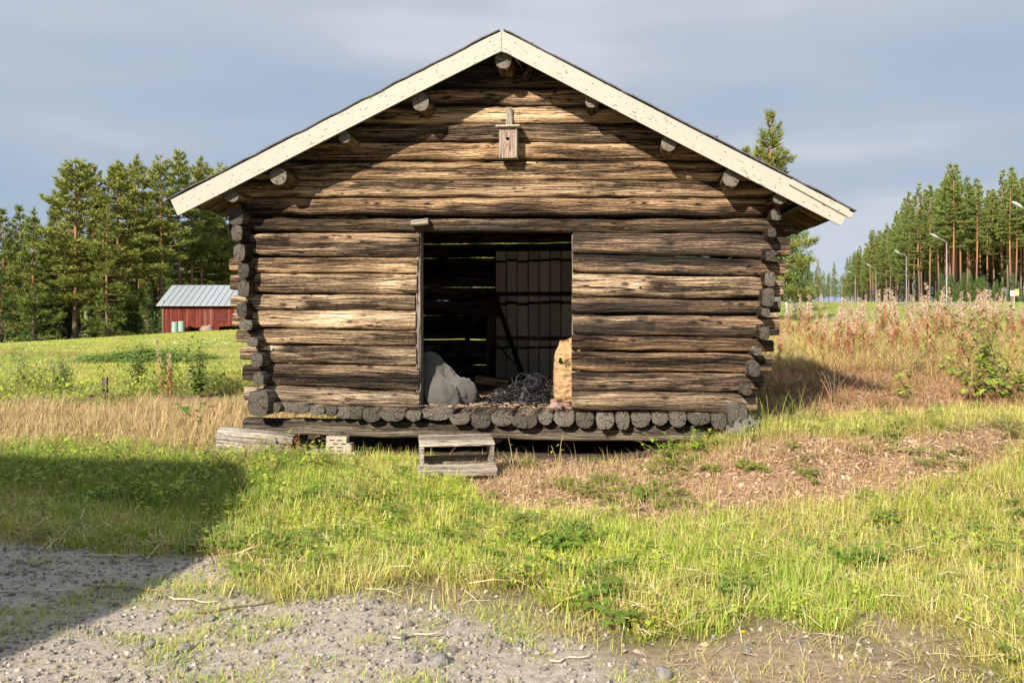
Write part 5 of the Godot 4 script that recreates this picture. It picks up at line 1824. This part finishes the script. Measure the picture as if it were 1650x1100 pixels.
func build_gravel() -> void:
	var xf: Array[Transform3D] = []
	var cc := PackedColorArray()
	for i in 60000:
		var d := sqrt(lerpf(9.0, 40.0, rng.randf()))
		var x := rr(-0.60, 0.60) * d
		var q := zone(x, -d)
		if rng.randf() > q[0] * 0.95 + q[1] * 0.2: continue
		var s := 0.0020 + 0.013 * pow(rng.randf(), 8.0)
		xf.append(Transform3D(Basis.from_euler(Vector3(rr(0, 6), rr(0, 6), rr(0, 6))).scaled_local(Vector3(s * rr(0.8, 1.5), s * rr(0.5, 0.9), s)), Vector3(x, gh(x, -d) + s * 0.25, -d)))
		var g := rr(0.16, 0.40) if rng.randf() < 0.88 else rr(0.35, 0.55)
		cc.append(Color(g * 1.08, g, g * 0.92) if rng.randf() < 0.7 else Color(g * 1.05, g * 0.9, g * 0.76))
	var o := scatter("gravel", rock_mesh(60, Vector3.ONE, Color.WHITE, 4, "pebble"), xf, cc, self)
	tag(o, "loose grey gravel in the foreground", "gravel", "", "stuff")
	# stones large enough to count
	var v := []
	for k in 3: v.append(rock_mesh(70 + k, Vector3(0.05, 0.028, 0.04), Color(.56, .54, .52), 6))
	var named := [[-0.30, -3.80, 0.9, "sharp blue-grey stone low in the middle of the gravel"], [0.62, -3.82, 0.8, "brownish stone at the right end of the gravel"], [-1.43, -4.42, .55, "pale square stone beside a twig on the gravel"], [-1.6, -4.1, .7, "grey stone left of the tufts on the gravel"], [-1.42, -4.02, 0.75, "angular grey stone right of the tufts on the gravel"]]
	for q in named:
		var s := part("stone", v[rng.randi() % 3], self)
		tag(s, q[3], "stone")
		s.position = Vector3(q[0], gh(q[0], q[1]) + 0.01, q[1])
		s.rotation = Vector3(rr(-0.3, 0.3), rr(0, 6), rr(-0.3, 0.3))
		s.scale = Vector3.ONE * q[2]
	var n := 0
	while n < 26:
		var d := sqrt(lerpf(13.0, 36.0, rng.randf()))
		var x := rr(-0.58, 0.3) * d
		if zone(x, -d)[0] < 0.6: continue
		var s := part("stone", v[n % 3], self)
		tag(s, "loose grey stone lying on the foreground gravel", "stone", "loose stones on the gravel")
		s.position = Vector3(x, gh(x, -d) + 0.006, -d)
		s.rotation = Vector3(rr(-0.5, 0.5), rr(0, 6), rr(-0.5, 0.5))
		s.scale = Vector3.ONE * rr(0.22, 0.5)
		n += 1
	var tw := [[-2.05, -4.95, 0.5, 0.2, "thin reddish twig lying on the shaded gravel at the left"], [-1.35, -4.62, 0.42, -0.5, "dark twig slanting across the sunlit gravel"], [-1.62, -4.72, 0.28, 0.3, "pale bent stick on the gravel right of the shadow's edge"], [-0.42, -4.12, 0.24, -0.35, "pale straight stick lying on the gravel's edge"], [-2.55, -4.85, 0.6, -0.1, "long pale stick in the shade at the left edge"], [0.25, -3.92, 0.2, -0.4, "small stick at the right end of the gravel"], [-2.35, -5.5, 0.3, 0.1, "pale flat stick at the top of the shaded gravel"]]
	for q in tw:
		var m := MB.new()
		var p := PackedVector3Array()
		for i in 7:
			var t := i / 6.0 - 0.5
			p.append(Vector3(t * q[2], 0.008 + 0.012 * absf(t), 0.02 * sin(i * 1.7)))
		m.tube(p, PackedFloat32Array([.006, .006, .005, .005, .004, .004, .002]), 5, PackedColorArray([Color(.32, .2, .14) if q[4].contains("reddish") else Color(.18, .13, .1) if q[4].contains("dark") else Color(.58, .50, .41)]), true)
		var o2 := part("twig", m.mesh(mat.bark), self)
		tag(o2, q[4], "twig")
		o2.position = Vector3(q[0], gh(q[0], q[1]) + 0.004, q[1])
		o2.rotation.y = -q[3]

func build_plants() -> void:
	# fireweed gone to seed on the bank right of the barn
	var fw := []
	for k in 6:
		fw.append(fireweed(500 + k, [.9, .75, .6, .35, .2, .1][k], [1.0, 1.15, 1.2, 1.3, 1.35, 1.25][k]))
	var made := []
	for i in 400:
		var d := sqrt(lerpf(215.0, 640.0, rng.randf()))
		var px := rr(0.285, 0.58)
		var x := px * d
		if n1.get_noise_2d(x * 0.9, d * 0.9) < -0.08 and i % 4: continue
		if d < 15.5 and px < 0.45: continue
		var k: int = rng.randi() % 3 if rng.randf() < (0.7 if px < 0.45 else 0.4) else 3 + rng.randi() % 3
		var y := gh(x, -d) - 0.03
		var words := "fireweed with red autumn leaves on the bank right of the barn" if k < 3 else "tall fireweed with pale fluffy seed heads on the bank right of the barn"
		var o := thing("fireweed_plant", words, "fireweed", Vector3(x, y, -d), rr(0, TAU), "red fireweed on the bank" if k < 3 else "fluffy fireweed on the bank")
		part("stem", fw[k][0], o)
		part("leaves", fw[k][1], o)
		part("seed_head", fw[k][2], o)
		o.scale = Vector3.ONE * rr(0.42, 0.92) * (0.9 if k < 3 else 1.0)
		o.rotation.z = rr(-0.25, 0.25)
	# raspberry and sallow bushes at the right edge
	var rb := weed(601, 0.62, 9, 22, .13, .09, .85, Color(.17, .26, .035), Color(.34, .40, .07), Color(.35, .18, .12))
	var rb2 := weed(602, 1.3, 8, 26, .12, .075, .95, Color(.16, .24, .035), Color(.30, .35, .07), Color(.32, .20, .12))
	var rb3 := weed(603, 0.45, 4, 9, .12, .085, .2, Color(.26, .36, .04), Color(.42, .48, .08), Color(.35, .22, .14), 0.1)
	weed_thing("raspberry_bush", "bright green raspberry bush at the right edge, low clump in front", "bush", rb, 5.0, -9.7, 0.0)
	weed_thing("raspberry_bush", "leafy tall shrub at the right edge behind the low raspberry clump", "bush", rb2, 5.75, -11.0, 1.0)
	weed_thing("raspberry_bush", "tall leafy stems rising above the dry bank near the right edge", "bush", rb2, 6.3, -12.6, 2.4)
	weed_thing("raspberry_bush", "second low raspberry clump cut by the right picture edge", "bush", rb, 5.5, -10.0, 3.0)
	weed_thing("raspberry_sprout", "small yellow-green sprout in the brown litter left of the raspberry clump", "plant", rb3, 4.35, -10.3, 0.0)
	weed_thing("raspberry_sprout", "small green sprout on the brown bank above the other sprout", "plant", rb3, 5.9, -13.6, 1.5)
	weed_thing("raspberry_sprout", "leafy sprout among the red fireweed on the bank", "plant", rb3, 6.9, -15.5, 1.9)
	var dead := weed(605, 0.7, 9, 12, .06, .012, .7, Color(.30, .18, .10), Color(.42, .28, .16), Color(.28, .17, .11))
	for q in [[3.6, -10.4, "tangle of dead brown stalks at the tip of the barn's shadow"], [4.9, -11.6, "dead brown stalks left of the tall leafy shrub"], [5.6, -13.2, "dead brown stalks on the bank behind the shrub"], [6.4, -14.2, "withered stalks before the fluffy fireweed near the right edge"], [3.1, -11.8, "dead stalks in the middle of the barn's shadow on the right"]]:
		weed_thing("dead_stalks", q[2], "dead plant", dead, q[0], q[1], rr(0, TAU))
	# by the barn
	var yl := weed(611, 0.34, 5, 7, .075, .05, .22, Color(.30, .36, .05), Color(.46, .46, .08), Color(.36, .26, .14), 0.2)
	var rd := weed(612, 0.34, 6, 12, .05, .022, .2, Color(.40, .09, .05), Color(.36, .26, .08), Color(.38, .16, .09), 0.3)
	var gr := weed(613, 0.28, 7, 8, .10, .06, .26, Color(.14, .26, .03), Color(.28, .38, .05), Color(.24, .24, .08), 0.15)
	weed_thing("sapling", "yellow-green leafy sprig growing over the grey timber block", "plant", yl, -2.28, -8.72, 0.3)
	weed_thing("red_leafed_weed", "weed with red leaves right of the grey timber block", "plant", rd, -1.98, -8.75, 0.6)
	weed_thing("green_weed", "bright green weed under the right end of the floor logs", "plant", gr, 1.42, -8.35, 0.3)
	weed_thing("green_weed", "second bright green weed, nearer the right corner stone", "plant", gr, 1.68, -8.4, 2.2)
	weed_thing("thin_sprout", "thin bent sprout with few leaves before the doorway floor", "plant", weed(614, 0.42, 2, 3, .05, .035, .12, Color(.30, .36, .06), Color(.42, .45, .1), Color(.45, .36, .16), 0.5), 0.40, -8.05, 0.0)
	weed_thing("thin_sprout", "bare thin sprout right of the wooden step", "plant", weed(615, 0.36, 3, 1, .05, .03, .2, Color(.36, .36, .1), Color(.42, .45, .1), Color(.48, .36, .18), 0.6), 0.02, -8.05, 1.0)
	# rank grass at the right corner
	var rank := tuft(21, 46, .22, .28, .62, .006, Color(.22, .30, .05), Color(.40, .42, .12), .15, mat.grass_blade, 4)
	for q in [[2.45, -8.75, 1.0, "rank green grass at the right front corner of the barn"], [2.75, -8.9, 0.8, "rank grass right of the barn corner beside the shadow"], [2.2, -8.35, 0.6, "grass clump before the right corner stone"]]:
		var o := part("grass_clump", rank, self)
		tag(o, q[3], "grass clump")
		o.position = Vector3(q[0], gh(q[0], q[1]), q[1])
		o.rotation.y = q[0] * 9.0
		o.scale = Vector3.ONE * q[2]
	# nettle-like patches in the foreground
	var nt := weed(621, 0.17, 16, 7, .07, .048, .24, Color(.09, .19, .025), Color(.18, .30, .04), Color(.2, .26, .08), 0.2)
	for q in [[0.33, -5.55, 1.15, "dark green leafy patch in the middle of the foreground grass"], [0.12, -5.6, 0.8, "smaller leafy patch left of the dark green patch"], [0.50, -5.85, 0.8, "leafy patch right behind the dark green patch"], [1.15, -4.78, 0.8, "leafy green patch right of the bare soil"], [1.98, -5.25, 0.95, "broad-leaved patch in the right foreground"], [1.75, -5.6, 0.7, "broad-leaved patch behind the one in the right foreground"], [-1.55, -6.9, 0.6, "leafy patch in the shaded grass at the shadow's tip"], [-2.95, -6.9, 1.0, "dark leafy patch at the left edge in the shade"]]:
		var o := weed_thing("leafy_weed", q[3], "weed", nt, q[0], q[1], q[0] * 7.0)
		o.scale = Vector3.ONE * q[2]
	for q in [[-2.05, -7.75, "yellow-green leafy sprig in the shaded weeds at the left"], [-2.5, -7.55, "pale leafy sprig left of the other in the shaded weeds"], [-1.75, -8.1, "leafy sprig at the shadow's upper edge near the timber block"]]:
		weed_thing("sapling", q[2], "plant", yl, q[0], q[1], q[0])
	weed_thing("dead_stalks", "thin grey dead stalks leaning over the grey timber block", "dead plant", dead, -2.6, -8.75, 0.9).scale = Vector3.ONE * 0.5
	weed_thing("dead_stalks", "brown dead stalks standing in the shade left of the barn", "dead plant", dead, -2.35, -7.85, 0.4).scale = Vector3.ONE * 0.6
	weed_thing("dead_stalks", "brown dead stalks at the left edge of the shaded weeds", "dead plant", dead, -3.4, -8.3, 1.4).scale = Vector3.ONE * 0.5
	# broad leaves hanging over the dry grass at the left
	weed_thing("sapling", "sapling with a few large dark green leaves over the dry grass at the left", "plant", weed(631, 0.7, 2, 5, .16, .13, .5, Color(.07, .15, .03), Color(.12, .21, .04), Color(.22, .13, .09), 0.6), -3.2, -9.3, 1.2)
	# weeds along the edge of the field on the left
	var tw := weed(641, 1.0, 9, 34, .14, .075, .5, Color(.10, .19, .035), Color(.27, .33, .08), Color(.28, .26, .12), 0.1)
	var tw2 := weed(642, 0.85, 9, 24, .16, .045, .5, Color(.20, .26, .07), Color(.32, .36, .14), Color(.3, .3, .14), 0.15)
	for q in [[-6.3, -15.6, 1.0, 0, "tall green weed bush in the middle of the left field's edge"], [-5.9, -15.8, 0.85, 0, "weed bush touching the right of the tall one at the field's edge"], [-4.95, -14.8, 1.05, 0, "leafy green bush left of the barn's corner at the field's edge"], [-8.3, -15.8, 1.0, 1, "grey-green thistle-like weed at the field's edge on the left"], [-7.3, -15.2, 0.75, 0, "low weed bush between the thistle-like weed and the tall weed bush"], [-7.8, -16.0, .7, 1, "low narrow-leaved weed beside the thistle-like weed"], [-5.2, -15.4, .8, 1, "narrow-leaved weed behind the red fireweed at the left"]]:
		var o := weed_thing("weed_bush", q[4], "weed", tw if q[3] == 0 else tw2, q[0], q[1], q[0] * 3.0)
		o.scale = Vector3.ONE * q[2]
	for q in [[-5.3, -14.4, "red-leaved fireweed left of the barn at the field's edge", 0], [-5.5, -14.6, "fluffy-topped fireweed beside the red ones left of the barn", 4]]:
		var o := weed_thing("fireweed_plant", q[2], "fireweed", fw[q[3]], q[0], q[1], 1.0)
		o.scale = Vector3.ONE * 0.7
	for q in [[-5.95, -13.6, 0.42, "short grey post standing in the dry grass at the left"], [-6.15, -13.6, 0.16, "short dark stump beside the grey post at the left"]]:
		var o := board("stake", self, Vector3(0, q[2] * 0.5, 0), Vector3(0.07, q[2], 0.06), Basis(), mat.grey_wood, Color(1, .95, .85) if q[2] > 0.3 else Color(.5, .45, .4))
		tag(o, q[3], "stake")
		o.position = Vector3(q[0], gh(q[0], q[1]), q[1])
	# small flowers
	var fl := MB.new()
	for k in 9:
		var a := TAU * k / 9.0
		leaf(fl, Vector3(0, 0.12, 0), Vector3(cos(a), 0.35, sin(a)).normalized(), Vector3.UP, 0.016, 0.009, Color(.85, .55, .02), 0.1)
	fl.tube(PackedVector3Array([Vector3(0, 0, 0), Vector3(0.004, 0.06, 0), Vector3(0, 0.12, 0)]), PackedFloat32Array([.0015, .0015, .0015]), 4, PackedColorArray([Color(.2, .26, .06)]))
	var flm := fl.mesh(mat.leaf)
	for q in [[-1.85, -6.5, "yellow flower in the shaded grass nearest the shadow's edge"], [-2.55, -6.35, "yellow flower in the middle of the shaded grass"], [-3.3, -6.75, "yellow flower at the left end of the shaded grass"], [-1.12, -6.45, "yellow flower in the sunlit grass right of the shadow"], [0.98, -3.95, "yellow flower head at the edge of the bare soil, low right"]]:
		var o := part("yellow_flower", flm, self)
		tag(o, q[2], "flower")
		o.position = Vector3(q[0], gh(q[0], q[1]), q[1])
	var pf := MB.new()
	for k in 26:
		var a := k * 2.4
		var e := 0.2 + k * 0.05
		leaf(pf, Vector3(0, 0.16, 0), Vector3(cos(a) * cos(e), sin(e), sin(a) * cos(e)), Vector3(0.1, 1, 0.2).normalized(), 0.012, 0.004, Color(.50, .16, .36), 0.1)
	pf.tube(PackedVector3Array([Vector3(0, 0, 0), Vector3(0.006, 0.08, 0), Vector3(0, 0.16, 0)]), PackedFloat32Array([.0015, .0015, .0015]), 4, PackedColorArray([Color(.2, .26, .06)]))
	var pfm := pf.mesh(mat.leaf)
	for q in [[2.35, -4.3, "pink clover flower low at the right edge"], [2.2, -4.15, "second pink clover flower, nearer the lower right corner"], [1.25, -5.25, "purple clover flower behind the leafy patch by the soil"]]:
		var o := part("clover_flower", pfm, self)
		tag(o, q[2], "flower")
		o.position = Vector3(q[0], gh(q[0], q[1]), q[1])

# ---------------------------------------------------------------- sky
func sky_texture() -> ImageTexture:
	var w := 1024
	var h := 512
	var a := noise(61, 0.028, 4).get_seamless_image(256, 512)
	a.convert(Image.FORMAT_L8)
	a.resize(w, h, Image.INTERPOLATE_CUBIC)
	var b := noise(62, 0.012, 5).get_seamless_image(512, 512)
	b.convert(Image.FORMAT_L8)
	b.resize(w, h, Image.INTERPOLATE_CUBIC)
	var av := a.get_data()
	var bv := b.get_data()
	var out := PackedByteArray()
	out.resize(w * h * 3)
	for y in h:
		var el := (0.5 - (y + 0.5) / h) * 180.0
		for x in w:
			var k := y * w + x
			var c := Color(.36, .43, .55)
			if el > 0.0:
				var n := (av[((y * 2) % h) * w + x] - 128) / 128.0 * 0.8 + (bv[k] - 128) / 128.0 * 0.75
				var t := clampf(0.42 + n * 0.55 + 0.30 * smoothstep(8.0, 22.0, el) - 0.12 * smoothstep(4.0, 10.0, el) * smoothstep(16.0, 10.0, el), 0.0, 1.0)
				c = SKY_BLUE.lerp(SKY_GREY, t)
				c = c.lerp(SKY_LOW, 0.55 * smoothstep(9.0, 1.0, el))
				c = c.lerp(SKY_WHITE, clampf((n - 0.42) * 1.6, 0.0, 0.5))
			c = c.linear_to_srgb()
			out[k * 3] = c.r8
			out[k * 3 + 1] = c.g8
			out[k * 3 + 2] = c.b8
	return ImageTexture.create_from_image(Image.create_from_data(w, h, false, Image.FORMAT_RGB8, out))

const SKY_BLUE := Color(.238, .308, .40)
const SKY_GREY := Color(.352, .385, .435)
const SKY_LOW := Color(.29, .365, .465)
const SKY_WHITE := Color(.45, .47, .52)

func _ready() -> void:
	# camera, sky, sun, exposure
	var cam := Camera3D.new()
	cam.name = "camera"
	cam.position = Vector3(0, 1.5, 0)
	cam.projection = Camera3D.PROJECTION_FRUSTUM
	cam.near = 0.1
	cam.far = 4000.0
	cam.size = 2.0 * 0.1 * 550.0 / 1500.0
	cam.frustum_offset = Vector2(0, -0.1 * 63.0 / 1500.0)
	add_child(cam)
	cam.current = true
	var env := Environment.new()
	env.background_mode = Environment.BG_SKY
	env.tonemap_mode = Environment.TONE_MAPPER_LINEAR
	env.tonemap_exposure = 1.55
	env.sdfgi_enabled = true
	env.ssao_enabled = true
	env.ssil_enabled = true
	var sky := Sky.new()
	var sm := PanoramaSkyMaterial.new()
	sm.panorama = sky_texture()
	sky.sky_material = sm
	env.sky = sky
	var we := WorldEnvironment.new()
	we.name = "environment"
	we.environment = env
	add_child(we)
	var sun := DirectionalLight3D.new()
	sun.name = "sun"
	sun.light_energy = 1.6
	sun.light_color = Color(1.0, 0.955, 0.885)
	sun.light_angular_distance = 0.5
	sun.shadow_enabled = true
	var el := deg_to_rad(30.0)
	var az := deg_to_rad(28.0)
	add_child(sun)
	sun.look_at_from_position(Vector3.ZERO, Vector3(sin(az) * cos(el), -sin(el), -cos(az) * cos(el)), Vector3.UP)

	rng.seed = 4242
	n1.seed = 7
	n1.frequency = 0.35
	n1.fractal_octaves = 3
	n2.seed = 19
	n2.frequency = 1.0
	n2.fractal_octaves = 2
	barn_xf = Transform3D(Basis(Vector3.UP, deg_to_rad(-6.0)), Vector3(-0.09, 0, -9.0))
	barn_inv = barn_xf.affine_inverse()
	var t0 := Time.get_ticks_msec()
	make_materials()
	print("materials ", Time.get_ticks_msec() - t0)
	build_ground()
	strip([Vector2(12.0, -62.0), Vector2(24.0, -78.0), Vector2(40.0, -96.0), Vector2(52.0, -120.0)], 2.4, 0.03, Color(.46, .43, .42), "path", "pale gravel path crossing the field right of the barn", mat.earth)
	strip([Vector2(31.0, -66.0), Vector2(0.31 * 130.0 + 11.0, -130.0), Vector2(0.31 * 400.0 + 11.0, -400.0)], 6.0, 0.04, Color(.34, .33, .33), "road", "grey road running past the street lamps", mat.earth)
	build_barn()
	build_barn_things()
	print("barn ", Time.get_ticks_msec() - t0)
	build_red_shed()
	build_shadow_shed()
	build_trees()
	print("trees ", Time.get_ticks_msec() - t0)
	build_lamps()
	build_signs()
	build_plants()
	build_meadow()
	build_gravel()
	print("all ", Time.get_ticks_msec() - t0)
